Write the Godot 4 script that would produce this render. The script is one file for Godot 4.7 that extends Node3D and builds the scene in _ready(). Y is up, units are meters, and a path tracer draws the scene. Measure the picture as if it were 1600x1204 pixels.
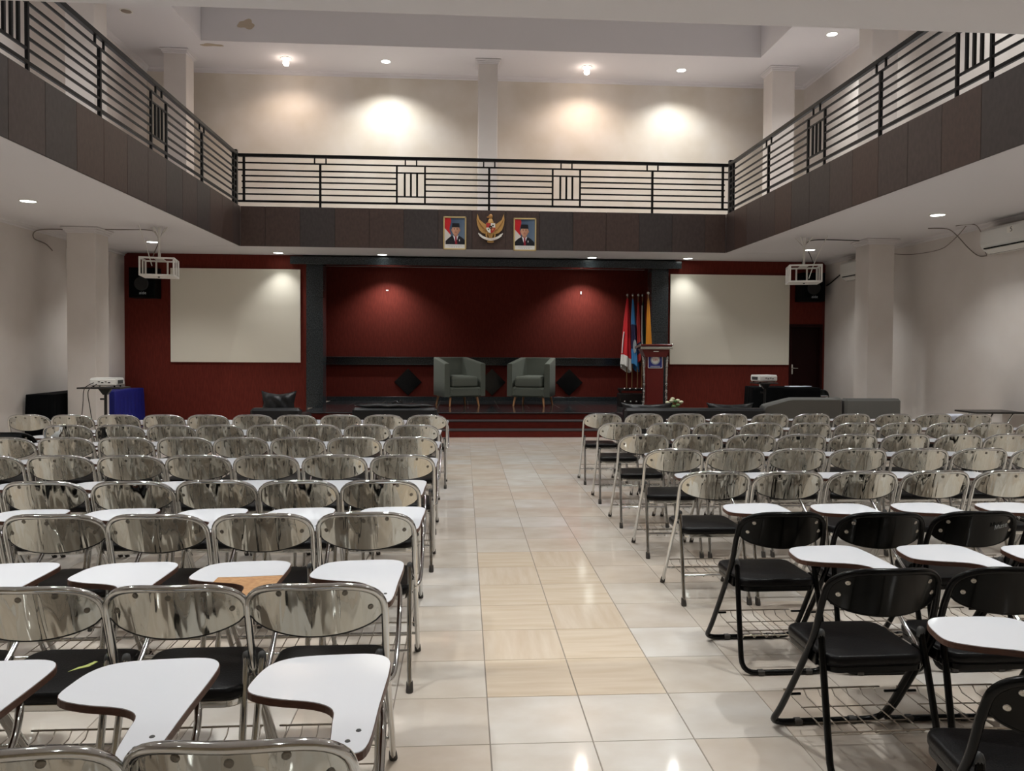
extends Node3D
# A hall with a stage, a gallery on all sides and rows of folding tablet chairs.

const SOFFIT := 3.31      # underside of the gallery
const GALLERY := 3.95     # floor of the gallery
const TOP := 7.2          # upper ceiling
const XL := -6.45
const XR := 7.28
const AL := -3.93         # the opening of the gallery
const AR := 4.79
const AB := -13.85
const AF := -4.18
const RED := -15.1        # the red wall
const BACK := -17.1       # the wall behind the stage
const STAGE := 0.37
const REAR := 2.4

var M := {}
var used := {}
var rng := RandomNumberGenerator.new()


# ---------------------------------------------------------------- mesh building
class MB:
	var v := PackedVector3Array()
	var n := PackedVector3Array()
	var uv := PackedVector2Array()

	func tri(a: Vector3, b: Vector3, c: Vector3, na: Vector3, nb: Vector3, nc: Vector3, ua := Vector2.ZERO, ub := Vector2.ZERO, uc := Vector2.ZERO) -> void:
		if (b - a).cross(c - a).dot(na + nb + nc) > 0.0:
			v.append_array([a, c, b]); n.append_array([na, nc, nb]); uv.append_array([ua, uc, ub])
		else:
			v.append_array([a, b, c]); n.append_array([na, nb, nc]); uv.append_array([ua, ub, uc])

	func quad(a: Vector3, b: Vector3, c: Vector3, d: Vector3, nn: Vector3) -> void:
		tri(a, b, c, nn, nn, nn, Vector2(0, 1), Vector2(1, 1), Vector2(1, 0))
		tri(a, c, d, nn, nn, nn, Vector2(0, 1), Vector2(1, 0), Vector2(0, 0))

	func box(c: Vector3, s: Vector3, ch := 0.0, b := Basis()) -> MB:
		var h := s * 0.5
		var e := minf(ch, minf(h.x, minf(h.y, h.z)) * 0.9)
		var p := {}
		for x in [-1, 1]:
			for y in [-1, 1]:
				for z in [-1, 1]:
					p[[x, y, z]] = [
						c + b * Vector3(x * h.x, y * (h.y - e), z * (h.z - e)),
						c + b * Vector3(x * (h.x - e), y * h.y, z * (h.z - e)),
						c + b * Vector3(x * (h.x - e), y * (h.y - e), z * h.z)]
		for s1 in [-1, 1]:
			quad(p[[s1, -1, -1]][0], p[[s1, -1, 1]][0], p[[s1, 1, 1]][0], p[[s1, 1, -1]][0], b * Vector3(s1, 0, 0))
			quad(p[[-1, s1, -1]][1], p[[1, s1, -1]][1], p[[1, s1, 1]][1], p[[-1, s1, 1]][1], b * Vector3(0, s1, 0))
			quad(p[[-1, -1, s1]][2], p[[1, -1, s1]][2], p[[1, 1, s1]][2], p[[-1, 1, s1]][2], b * Vector3(0, 0, s1))
		if e > 0.0:
			for a in [-1, 1]:
				for d in [-1, 1]:
					quad(p[[a, d, -1]][0], p[[a, d, -1]][1], p[[a, d, 1]][1], p[[a, d, 1]][0], b * Vector3(a, d, 0).normalized())
					quad(p[[a, -1, d]][0], p[[a, -1, d]][2], p[[a, 1, d]][2], p[[a, 1, d]][0], b * Vector3(a, 0, d).normalized())
					quad(p[[-1, a, d]][1], p[[-1, a, d]][2], p[[1, a, d]][2], p[[1, a, d]][1], b * Vector3(0, a, d).normalized())
					for k in [-1, 1]:
						var nn := b * Vector3(a, d, k).normalized()
						tri(p[[a, d, k]][0], p[[a, d, k]][1], p[[a, d, k]][2], nn, nn, nn)
		return self

	# rows of points, joined into a smooth surface; closed: each row is a loop
	func loft(rows: Array, closed := true, hint := Vector3.ZERO, caps := false) -> MB:
		var nr := rows.size()
		var nc: int = rows[0].size()
		var nrm := []
		var sign_sum := 0.0
		for i in nr:
			var mid := Vector3.ZERO
			for q in rows[i]:
				mid += q
			mid /= nc
			var line := PackedVector3Array()
			for j in nc:
				var du: Vector3
				if closed:
					du = rows[i][(j + 1) % nc] - rows[i][(j + nc - 1) % nc]
				else:
					du = rows[i][mini(j + 1, nc - 1)] - rows[i][maxi(j - 1, 0)]
				var dv: Vector3 = rows[mini(i + 1, nr - 1)][j] - rows[maxi(i - 1, 0)][j]
				var nn := du.cross(dv).normalized()
				line.append(nn)
				sign_sum += nn.dot(hint if hint != Vector3.ZERO else (rows[i][j] - mid).normalized())
			nrm.append(line)
		var s := 1.0 if sign_sum >= 0.0 else -1.0
		for i in nr - 1:
			for j in (nc if closed else nc - 1):
				var k := (j + 1) % nc
				var a: Vector3 = rows[i][j]
				var b: Vector3 = rows[i][k]
				var c: Vector3 = rows[i + 1][k]
				var d: Vector3 = rows[i + 1][j]
				tri(a, b, c, nrm[i][j] * s, nrm[i][k] * s, nrm[i + 1][k] * s)
				tri(a, c, d, nrm[i][j] * s, nrm[i + 1][k] * s, nrm[i + 1][j] * s)
		if caps:
			for e in [0, nr - 1]:
				var mid := Vector3.ZERO
				for q in rows[e]:
					mid += q
				mid /= nc
				var inner := Vector3.ZERO
				for q in rows[1 if e == 0 else nr - 2]:
					inner += q
				var out := (mid - inner / nc).normalized()
				for j in nc:
					tri(mid, rows[e][j], rows[e][(j + 1) % nc], out, out, out)
		return self

	func tube(pts: PackedVector3Array, r: float, sides := 8, closed := false, r2 := -1.0) -> MB:
		var rows := []
		var np := pts.size()
		var t0 := (pts[1] - pts[0]).normalized()
		var up := Vector3.UP if absf(t0.y) < 0.9 else Vector3.RIGHT
		var x := t0.cross(up).normalized()
		for i in np:
			var t: Vector3
			if closed:
				t = pts[(i + 1) % np] - pts[(i + np - 1) % np]
			else:
				t = pts[mini(i + 1, np - 1)] - pts[maxi(i - 1, 0)]
			t = t.normalized()
			x = (x - t * x.dot(t)).normalized()
			var y := t.cross(x)
			var rr := r if r2 < 0.0 else lerpf(r, r2, float(i) / (np - 1))
			var ring := PackedVector3Array()
			for k in sides:
				var a := TAU * k / sides
				ring.append(pts[i] + (x * cos(a) + y * sin(a)) * rr)
			rows.append(ring)
		if closed:
			rows.append(rows[0])
		return loft(rows, true, Vector3.ZERO, not closed)

	func lathe(profile: Array, segs := 16, xf := Transform3D()) -> MB:
		var rows := []
		for p in profile:
			var ring := PackedVector3Array()
			for k in segs:
				var a := TAU * k / segs
				ring.append(xf * Vector3(cos(a) * p.x, p.y, sin(a) * p.x))
			rows.append(ring)
		return loft(rows, true, Vector3.ZERO, true)

	# polygon in x, y pushed out along z from 0 to depth
	func prism(poly: PackedVector2Array, depth: float, xf := Transform3D()) -> MB:
		var idx := Geometry2D.triangulate_polygon(poly)
		var nz := (xf.basis * Vector3(0, 0, 1)).normalized() * signf(depth)
		for i in range(0, idx.size(), 3):
			var a := poly[idx[i]]
			var b := poly[idx[i + 1]]
			var c := poly[idx[i + 2]]
			tri(xf * Vector3(a.x, a.y, 0), xf * Vector3(b.x, b.y, 0), xf * Vector3(c.x, c.y, 0), -nz, -nz, -nz)
			tri(xf * Vector3(a.x, a.y, depth), xf * Vector3(b.x, b.y, depth), xf * Vector3(c.x, c.y, depth), nz, nz, nz)
		var turn := 1.0 if not Geometry2D.is_polygon_clockwise(poly) else -1.0
		for i in poly.size():
			var a := poly[i]
			var b := poly[(i + 1) % poly.size()]
			var d := b - a
			var nn := (xf.basis * Vector3(d.y, -d.x, 0) * turn).normalized()
			quad(xf * Vector3(a.x, a.y, 0), xf * Vector3(b.x, b.y, 0), xf * Vector3(b.x, b.y, depth), xf * Vector3(a.x, a.y, depth), nn)
		return self

	# a flat cushion on an outline in x, z
	func pad(outline: PackedVector2Array, y0: float, y1: float, r: float, crown := 0.0) -> MB:
		var mid := Vector2.ZERO
		for p in outline:
			mid += p
		mid /= outline.size()
		var rows := []
		for q in [[0.6, y0], [r * 0.3, y0], [0.0, y0 + r * 0.7], [0.0, y1 - r], [r * 0.3, y1 - r * 0.3], [r, y1], [-0.5, y1 + crown * 0.8], [-0.1, y1 + crown]]:
			var ring := PackedVector3Array()
			for p in outline:
				var d := p - mid
				var w: Vector2 = mid + d * (1.0 - q[0] if q[0] == 0.6 else (-q[0] if q[0] < 0.0 else maxf(0.1, 1.0 - q[0] / d.length())))
				ring.append(Vector3(w.x, q[1], w.y))
			rows.append(ring)
		return loft(rows, true, Vector3.ZERO, true)

	func mesh(m: Material) -> ArrayMesh:
		var a := []
		a.resize(Mesh.ARRAY_MAX)
		a[Mesh.ARRAY_VERTEX] = v
		a[Mesh.ARRAY_NORMAL] = n
		a[Mesh.ARRAY_TEX_UV] = uv
		var out := ArrayMesh.new()
		out.add_surface_from_arrays(Mesh.PRIMITIVE_TRIANGLES, a)
		out.surface_set_material(0, m)
		return out


func rrect(x0: float, z0: float, x1: float, z1: float, r: float, k := 4) -> PackedVector2Array:
	var out := PackedVector2Array()
	var c := [Vector2(x1 - r, z1 - r), Vector2(x0 + r, z1 - r), Vector2(x0 + r, z0 + r), Vector2(x1 - r, z0 + r)]
	for i in 4:
		for j in k + 1:
			var a := PI / 2 * (i + float(j) / k)
			out.append(c[i] + Vector2(cos(a), sin(a)) * r)
	return out


func smooth(pts: Array, per := 5, closed := false) -> PackedVector3Array:
	var out := PackedVector3Array()
	var np := pts.size()
	for i in (np if closed else np - 1):
		var a: Vector3 = pts[(i + np - 1) % np] if closed or i > 0 else pts[0]
		var b: Vector3 = pts[i]
		var c: Vector3 = pts[(i + 1) % np]
		var d: Vector3 = pts[(i + 2) % np] if closed or i + 2 < np else pts[np - 1]
		for k in per:
			out.append(b.cubic_interpolate(c, a, d, float(k) / per))
	if not closed:
		out.append(pts[np - 1])
	return out


# a path of straight runs with rounded corners
func bent(pts: Array, r: float, k := 4) -> PackedVector3Array:
	var out := PackedVector3Array([pts[0]])
	for i in range(1, pts.size() - 1):
		var a: Vector3 = pts[i] + (pts[i - 1] - pts[i]).normalized() * minf(r, pts[i].distance_to(pts[i - 1]) * 0.45)
		var b: Vector3 = pts[i] + (pts[i + 1] - pts[i]).normalized() * minf(r, pts[i].distance_to(pts[i + 1]) * 0.45)
		for j in k + 1:
			var t := float(j) / k
			out.append(a.lerp(pts[i], t).lerp((pts[i] as Vector3).lerp(b, t), t))
	out.append(pts[pts.size() - 1])
	return out


# ---------------------------------------------------------------- naming
func numbered(called: String) -> String:
	used[called] = used.get(called, 0) + 1
	return called if used[called] == 1 else "%s_%03d" % [called, used[called] - 1]


func thing(called: String, label: String, category: String, at := Vector3.ZERO, turn := 0.0, group := "") -> Node3D:
	var o := Node3D.new()
	o.name = numbered(called)
	add_child(o)
	o.position = at
	o.rotation.y = turn
	tag(o, label, category, group)
	return o


func tag(o: Node, label: String, category: String, group := "") -> Node:
	o.set_meta("label", label)
	o.set_meta("category", category)
	if group:
		o.set_meta("group", group)
	return o


func put(called: String, mb: MB, m: Material, parent: Node = self, at := Vector3.ZERO) -> MeshInstance3D:
	return put_mesh(called, mb.mesh(m), parent, at)


func put_mesh(called: String, mesh: Mesh, parent: Node = self, at := Vector3.ZERO) -> MeshInstance3D:
	var o := MeshInstance3D.new()
	o.mesh = mesh
	o.name = numbered(called) if parent == self else called
	o.position = at
	o.cast_shadow = GeometryInstance3D.SHADOW_CASTING_SETTING_ON
	parent.add_child(o, true)
	return o


func struct(called: String, mb: MB, m: Material, label: String) -> MeshInstance3D:
	var o := put(called, mb, m)
	o.set_meta("kind", "structure")
	o.set_meta("label", label)
	return o


# ---------------------------------------------------------------- materials
func mat(key: String, c: Color, rough := 0.6, metal := 0.0) -> StandardMaterial3D:
	var m := StandardMaterial3D.new()
	m.resource_name = key
	m.albedo_color = c
	m.roughness = rough
	m.metallic = metal
	M[key] = m
	return m


func rgb(r: float, g: float, b: float) -> Color:
	return Color(r / 255.0, g / 255.0, b / 255.0)


func noise_tex(freq: float, lo: Color, hi: Color, octaves := 4, size := 512, sd := 1, as_normal := false, bump := 4.0) -> NoiseTexture2D:
	var f := FastNoiseLite.new()
	f.seed = sd
	f.noise_type = FastNoiseLite.TYPE_SIMPLEX_SMOOTH
	f.frequency = freq
	f.fractal_octaves = octaves
	var t := NoiseTexture2D.new()
	t.width = size
	t.height = size
	t.seamless = true
	t.noise = f
	if as_normal:
		t.as_normal_map = true
		t.bump_strength = bump
	else:
		var g := Gradient.new()
		g.set_color(0, lo)
		g.set_color(1, hi)
		t.color_ramp = g
	return t


func tri_tex(m: StandardMaterial3D, t: Texture2D, scale: Vector3, world := true) -> void:
	m.albedo_texture = t
	m.uv1_triplanar = true
	m.uv1_world_triplanar = world
	m.uv1_scale = scale


func materials() -> void:
	var m: StandardMaterial3D
	m = mat("wall_paint", rgb(223,216,211), 0.75)
	tri_tex(m, noise_tex(0.006, rgb(244, 242, 240), Color.WHITE, 4, 512, 3), Vector3.ONE * 0.3)
	m = mat("upper_paint", rgb(227,219,209), 0.75)
	tri_tex(m, noise_tex(0.006, rgb(240, 236, 228), Color.WHITE, 4, 512, 4), Vector3.ONE * 0.3)
	mat("ceiling_paint", rgb(221,217,218), 0.8)
	mat("cornice_paint", rgb(216,211,211), 0.7)
	m = mat("red_wall", rgb(108,41,31), 0.75)
	tri_tex(m, noise_tex(0.02, rgb(214, 205, 205), Color.WHITE, 5, 512, 5), Vector3(2.2, 0.5, 2.2))
	m = mat("red_step", rgb(100,34,26), 0.4)
	tri_tex(m, noise_tex(0.02, rgb(214, 205, 205), Color.WHITE, 5, 512, 5), Vector3(0.5, 2.2, 0.5))
	for k in 3:
		m = mat("fascia_%d" % k, [rgb(70, 57, 53), rgb(62, 54, 52), rgb(74, 56, 49)][k], 0.5)
		tri_tex(m, noise_tex(0.03, rgb(205, 200, 200), Color.WHITE, 5, 512, 8 + k), Vector3(1.1, 0.6, 1.1))
	for k in ["red_wall", "red_step"]:
		M[k].metallic_specular = 0.3
	mat("fascia_seam", rgb(18, 15, 14), 0.7)
	m = mat("granite", rgb(100,106,108), 0.16)
	tri_tex(m, noise_tex(0.05, rgb(70, 72, 76), rgb(190, 196, 200), 5, 512, 12), Vector3.ONE * 1.4)
	m = mat("granite_floor", rgb(92,91,92), 0.1)
	tri_tex(m, noise_tex(0.05, rgb(80, 80, 82), rgb(210, 210, 212), 5, 512, 13), Vector3.ONE * 1.4)
	mat("tread_dark", rgb(30, 16, 15), 0.8)
	mat("black_gloss", rgb(14, 14, 16), 0.15)
	for k in 4:
		m = mat("tile_%d" % k, [rgb(224, 216, 206), rgb(220, 211, 201), rgb(226, 221, 215), rgb(222, 210, 197)][k], 0.07)
		tri_tex(m, noise_tex(0.008, rgb(236, 230, 223), Color.WHITE, 5, 512, 20 + k), Vector3(0.55, 0.55, 0.8))
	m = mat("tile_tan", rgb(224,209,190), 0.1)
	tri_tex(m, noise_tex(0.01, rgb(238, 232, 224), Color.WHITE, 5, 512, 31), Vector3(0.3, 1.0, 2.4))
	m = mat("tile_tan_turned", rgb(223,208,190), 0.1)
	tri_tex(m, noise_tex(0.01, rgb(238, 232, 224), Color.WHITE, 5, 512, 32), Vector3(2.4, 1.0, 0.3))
	mat("grout", rgb(140,130,120), 0.9)
	m = mat("chrome", rgb(206,207,206), 0.09, 1.0)
	m = mat("mirror_sheet", rgb(190,190,184), 0.05, 1.0)
	m.normal_enabled = true
	m.normal_scale = 1.1
	m.normal_texture = noise_tex(0.012, Color.BLACK, Color.WHITE, 2, 256, 41, true, 3.0)
	m.uv1_triplanar = true
	m.uv1_world_triplanar = true
	m.uv1_scale = Vector3(8.0, 1.2, 1.0)
	m = mat("vinyl", rgb(14,13,14), 0.36)
	m.normal_enabled = true
	m.normal_scale = 0.3
	m.normal_texture = noise_tex(0.09, Color.BLACK, Color.WHITE, 3, 256, 42, true, 2.0)
	m.uv1_triplanar = true
	m.uv1_world_triplanar = true
	m.uv1_scale = Vector3.ONE * 5.0
	mat("black_enamel", rgb(11,11,11), 0.22)
	m = mat("black_panel", rgb(6,7,6), 0.12)
	for k in ["vinyl", "black_enamel", "black_panel"]:
		M[k].metallic_specular = 0.3
	mat("rubber", rgb(62, 58, 54), 0.7)
	mat("cap_grey", rgb(70,70,70), 0.6)
	mat("trim_black", rgb(12, 12, 12), 0.5)
	mat("laminate", rgb(240,242,248), 0.05)
	m = mat("board_edge", rgb(96,60,44), 0.45)
	tri_tex(m, noise_tex(0.03, rgb(170, 160, 150), Color.WHITE, 4, 256, 44), Vector3(4, 20, 4))
	m = mat("bare_board", rgb(206, 160, 112), 0.5)
	tri_tex(m, noise_tex(0.02, rgb(220, 205, 190), Color.WHITE, 4, 256, 45), Vector3(6, 6, 6))
	mat("wire", rgb(170, 160, 148), 0.3, 0.9)
	mat("rail_black", rgb(12,10,10), 0.4)
	m = mat("screen", rgb(226, 219, 204), 0.8)
	M.rail_black.metallic_specular = 0.3
	mat("sofa_grey", rgb(92, 91, 88), 0.8)
	mat("armchair_fabric", rgb(98,102,92), 0.85)
	for k in ["sofa_grey", "armchair_fabric"]:
		M[k].rim_enabled = true
		M[k].rim = 0.2
	mat("leg_wood", rgb(196, 142, 98), 0.4)
	mat("leather", rgb(18,19,22), 0.34)
	mat("black_cloth", rgb(9,10,12), 0.85)
	mat("blue_cloth", rgb(16,24,122), 0.65)
	mat("white_plastic", rgb(226, 224, 220), 0.4)
	mat("ac_white", rgb(222, 220, 216), 0.35)
	mat("dark_plastic", rgb(9,9,10), 0.5)
	mat("cage_white", rgb(226, 222, 216), 0.4)
	mat("cable_grey", rgb(128, 118, 110), 0.6)
	mat("cable_dark", rgb(40, 36, 34), 0.6)
	mat("gold", rgb(205, 160, 96), 0.4, 0.25)
	mat("gold_dark", rgb(176, 128, 72), 0.45, 0.2)
	mat("frame_gold", rgb(206, 182, 130), 0.4, 0.3)
	mat("white_paint", rgb(236, 232, 224), 0.5)
	mat("flag_red", rgb(206, 30, 38), 0.7)
	mat("flag_white", rgb(232, 228, 222), 0.7)
	mat("flag_blue", rgb(60, 132, 190), 0.7)
	mat("flag_navy", rgb(34, 30, 70), 0.7)
	mat("flag_crimson", rgb(180, 48, 44), 0.7)
	mat("flag_green", rgb(24, 44, 34), 0.7)
	mat("flag_yellow", rgb(232, 152, 34), 0.7)
	mat("pole_wood", rgb(120, 84, 52), 0.4)
	mat("silver", rgb(196, 192, 184), 0.25, 0.8)
	mat("rivet_steel", rgb(120, 116, 108), 0.3, 0.9)
	mat("sign_blue", rgb(36, 44, 124), 0.5)
	mat("sign_grey", rgb(170, 176, 182), 0.5)
	mat("lectern_red", rgb(98, 24, 20), 0.35)
	mat("door_maroon", rgb(32,12,11), 0.4)
	mat("door_frame", rgb(40, 16, 16), 0.4)
	mat("leaf_green", rgb(96, 124, 74), 0.6)
	mat("petal", rgb(226, 224, 190), 0.6)
	mat("torn_foam", rgb(206, 214, 130), 0.9)
	mat("table_dark", rgb(30,26,24), 0.35)
	mat("paper", rgb(214, 218, 232), 0.7)
	mat("curtain", rgb(190, 176, 152), 0.85)
	m = mat("stain", rgb(186, 170, 150), 0.85)
	for k in ["door_maroon", "black_cloth", "dark_plastic", "door_frame"]:
		M[k].metallic_specular = 0.2
	m = mat("lens_cool", rgb(240, 245, 240), 0.4)
	m.emission_enabled = true
	m.emission = rgb(246, 255, 248)
	m.emission_energy_multiplier = 10.0
	m = mat("lens_warm", rgb(245, 240, 232), 0.4)
	m.emission_enabled = true
	m.emission = rgb(255, 238, 224)
	m.emission_energy_multiplier = 10.0
	mat("lens_off", rgb(150, 136, 124), 0.5)


# ---------------------------------------------------------------- main
func _ready() -> void:
	rng.seed = 7
	camera_and_air()
	materials()
	room()
	floor_tiles()
	gallery()
	stage()
	lamps()
	chairs()
	stage_furniture()
	wall_things()
	front_furniture()
	ceiling_things()


func camera_and_air() -> void:
	var f := 1200.0
	var pp := Vector2(800, 574)
	var vp := Vector2(724, 545)
	var d := Vector3((vp.x - pp.x) / f, (pp.y - vp.y) / f, -1).normalized()   # the hall's -z seen by the camera
	var u := Vector3(0.0045, 1, 0)
	u = (u - d * u.dot(d)).normalized()
	var x := d.cross(u)
	var cam := Camera3D.new()
	cam.name = "camera"
	cam.projection = Camera3D.PROJECTION_FRUSTUM
	cam.near = 0.05
	cam.far = 60.0
	cam.size = 0.05 * 1204.0 / f
	cam.frustum_offset = Vector2(0, (pp.y - 602.0) / f * 0.05)
	cam.transform = Transform3D(Basis(x, u, -d).transposed(), Vector3(0, 1.52, 0))
	add_child(cam)
	cam.current = true
	var e := Environment.new()
	e.background_mode = Environment.BG_COLOR
	e.background_color = Color(0.02, 0.02, 0.02)
	e.tonemap_mode = Environment.TONE_MAPPER_LINEAR
	e.tonemap_exposure = 1.3
	e.sdfgi_enabled = true
	e.ssao_enabled = true
	e.ssil_enabled = true
	var w := WorldEnvironment.new()
	w.name = "air"
	w.environment = e
	add_child(w)


# ---------------------------------------------------------------- room
func span(mb: MB, a: Vector3, b: Vector3, ch := 0.0) -> MB:
	return mb.box((a + b) * 0.5, (b - a).abs(), ch)


func room() -> void:
	var p: StandardMaterial3D = M.wall_paint
	var up: StandardMaterial3D = M.upper_paint
	struct("wall_left", span(MB.new(), Vector3(XL - 0.2, 0, BACK - 0.2), Vector3(XL, TOP + 1, REAR + 0.2)), p, "long white painted wall on the left side of the hall")
	struct("wall_right", span(MB.new(), Vector3(XR, 0, BACK - 0.2), Vector3(XR + 0.2, TOP + 1, REAR + 0.2)), p, "long white painted wall on the right side of the hall")
	struct("wall_rear", span(MB.new(), Vector3(XL, 0, REAR), Vector3(XR, TOP + 1, REAR + 0.2)), p, "white wall behind the camera at the rear")
	struct("wall_upper", span(MB.new(), Vector3(XL, GALLERY - 0.02, -16.4), Vector3(XR, TOP + 1, -16.2)), up, "cream wall of the upper gallery above the stage")
	# the red wall with its doorway on the right, and the recess of the stage
	var r := MB.new()
	span(r, Vector3(XL, 0, RED - 0.15), Vector3(-2.99, SOFFIT, RED))
	struct("wall_stage_left", r, M.red_wall, "dark red wall left of the stage behind the left screen")
	r = MB.new()
	span(r, Vector3(4.04, 0, RED - 0.15), Vector3(6.55, SOFFIT, RED))
	span(r, Vector3(6.55, 2.06, RED - 0.15), Vector3(7.24, SOFFIT, RED))
	span(r, Vector3(7.24, 0, RED - 0.15), Vector3(XR, SOFFIT, RED))
	struct("wall_stage_right", r, M.red_wall, "dark red wall right of the stage behind the right screen")
	r = MB.new()
	span(r, Vector3(-3.2, 0, BACK - 0.2), Vector3(4.25, SOFFIT, BACK))
	struct("wall_back", r, M.red_wall, "dark red back wall of the stage recess")
	r = MB.new()
	span(r, Vector3(-3.2, 0, BACK), Vector3(-3.0, SOFFIT, RED - 0.15))
	span(r, Vector3(4.05, 0, BACK), Vector3(4.25, SOFFIT, RED - 0.15))
	struct("wall_recess", r, M.red_wall, "dark red side walls of the stage recess")
	r = MB.new()
	span(r, Vector3(-3.2, SOFFIT, BACK - 0.2), Vector3(4.25, SOFFIT + 0.2, -16.2))
	struct("ceiling_recess", r, M.ceiling_paint, "ceiling over the stage recess")
	# upper ceiling: a border at 7.2 m round a raised tray
	var c := MB.new()
	var tx0 := -4.88
	var tx1 := 5.73
	var tz0 := -14.7
	var tz1 := -1.2
	span(c, Vector3(XL, TOP, -16.4), Vector3(XR, TOP + 0.1, tz0 - 0.1))
	span(c, Vector3(XL, TOP, tz1 + 0.1), Vector3(XR, TOP + 0.1, REAR))
	span(c, Vector3(XL, TOP, tz0 - 0.1), Vector3(tx0 - 0.1, TOP + 0.1, tz1 + 0.1))
	span(c, Vector3(tx1 + 0.1, TOP, tz0 - 0.1), Vector3(XR, TOP + 0.1, tz1 + 0.1))
	span(c, Vector3(XL, TOP + 0.9, -16.4), Vector3(XR, TOP + 1.0, REAR))
	span(c, Vector3(tx0 - 0.1, TOP, tz0 - 0.1), Vector3(tx1 + 0.1, TOP + 0.9, tz0))
	span(c, Vector3(tx0 - 0.1, TOP, tz1), Vector3(tx1 + 0.1, TOP + 0.9, tz1 + 0.1))
	span(c, Vector3(tx0 - 0.1, TOP, tz0), Vector3(tx0, TOP + 0.9, tz1))
	span(c, Vector3(tx1, TOP, tz0), Vector3(tx1 + 0.1, TOP + 0.9, tz1))
	var ceil := struct("ceiling", c, M.ceiling_paint, "white upper ceiling with a raised rectangular tray")
	# water stains at the tray's left end
	var st := MB.new()
	st.prism(blob(0.3, 0.17, 4), 0.004, Transform3D(Basis(), Vector3(-4.05, 7.52, tz0 + 0.0005)))
	st.prism(blob(0.42, 0.12, 9), 0.004, Transform3D(Basis(Vector3.RIGHT, PI / 2), Vector3(-4.75, TOP - 0.0005, tz0 - 0.2)))
	put("water_stain", st, M.stain, ceil)
	# cornices
	var k := MB.new()
	for q in [[Vector3(XL, TOP, -16.2), Vector3(XR, TOP, -16.2), Vector3(0, 0, 1)], [Vector3(XL, TOP, -16.2), Vector3(XL, TOP, REAR), Vector3(1, 0, 0)], [Vector3(XR, TOP, -16.2), Vector3(XR, TOP, REAR), Vector3(-1, 0, 0)]]:
		cornice(k, q[0], q[1], q[2], 0.075)
	struct("trim_1", k, M.cornice_paint, "plaster cornice along the top of the upper walls")
	k = MB.new()
	cornice(k, Vector3(XL, SOFFIT, RED), Vector3(XL, SOFFIT, REAR), Vector3(1, 0, 0), 0.06)
	cornice(k, Vector3(XR, SOFFIT, RED), Vector3(XR, SOFFIT, REAR), Vector3(-1, 0, 0), 0.06)
	struct("trim_2", k, M.cornice_paint, "plaster cornice along the side walls under the gallery")
	# columns
	column(Vector3(-5.715, 0, -12.12), 0.42, SOFFIT, "white square column by the left wall beside the projector stand")
	column(Vector3(6.63, 0, -12.06), 0.42, SOFFIT, "white square column by the right wall behind the grey sofas")
	column(Vector3(-5.715, GALLERY, -12.12), 0.42, TOP - GALLERY, "white square column on the left gallery behind the railing")
	column(Vector3(6.63, GALLERY, -12.06), 0.42, TOP - GALLERY, "white square column on the right gallery behind the railing")
	column(Vector3(-5.51, GALLERY, -15.35), 0.42, TOP - GALLERY, "white square column at the left end of the back gallery")
	column(Vector3(6.37, GALLERY, -15.35), 0.46, TOP - GALLERY, "white square column at the right end of the back gallery")
	column(Vector3(0.46, GALLERY, -15.4), 0.38, TOP - GALLERY, "white square column in the middle of the back gallery")
	# rear curtain, seen in the chairs' mirror backs
	var rows := []
	for i in 2:
		var line := PackedVector3Array()
		for j in 301:
			line.append(Vector3(-5.6 + 12.0 * j / 300.0, 0.06 if i == 0 else 2.9, REAR - 0.12 + 0.05 * sin(j * 0.9) + 0.02 * sin(j * 0.37)))
		rows.append(line)
	var cu := put("rear_curtain", MB.new().loft(rows, false, Vector3(0, 0, -1)), M.curtain)
	tag(cu, "beige pleated curtain along the rear wall behind the camera", "curtain")


func blob(a: float, b: float, sd: int) -> PackedVector2Array:
	var out := PackedVector2Array()
	for i in 28:
		var t := TAU * i / 28
		var q := 1.0 + 0.18 * sin(t * 3 + sd) + 0.12 * sin(t * 5 + sd * 2)
		out.append(Vector2(cos(t) * a * q, sin(t) * b * q) * 0.5)
	return out


func cornice(mb: MB, a: Vector3, b: Vector3, out: Vector3, s: float) -> void:
	var prof := [Vector2(0, -s), Vector2(s * 0.25, -s * 0.8), Vector2(s * 0.35, -s * 0.45), Vector2(s * 0.85, -s * 0.2), Vector2(s, 0)]
	for i in prof.size() - 1:
		var p: Vector2 = prof[i]
		var q: Vector2 = prof[i + 1]
		var nn := (out * (p.y - q.y) * -1.0 + Vector3.UP * (p.x - q.x)).normalized()
		mb.quad(a + out * p.x + Vector3.UP * p.y, b + out * p.x + Vector3.UP * p.y, b + out * q.x + Vector3.UP * q.y, a + out * q.x + Vector3.UP * q.y, nn)


func column(at: Vector3, w: float, h: float, label: String) -> void:
	var o := Node3D.new()
	o.name = numbered("column")
	o.position = at
	add_child(o)
	o.set_meta("kind", "structure")
	o.set_meta("label", label)
	put("shaft", MB.new().box(Vector3(0, h / 2, 0), Vector3(w, h, w), 0.006), M.wall_paint, o)
	var k := MB.new()
	for q in [[0.02, 0.09], [0.04, 0.06], [0.065, 0.03]]:
		k.box(Vector3(0, h - q[1] / 2, 0), Vector3(w + q[0] * 2, q[1], w + q[0] * 2), 0.012)
	put("capital", k, M.cornice_paint, o)


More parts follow.
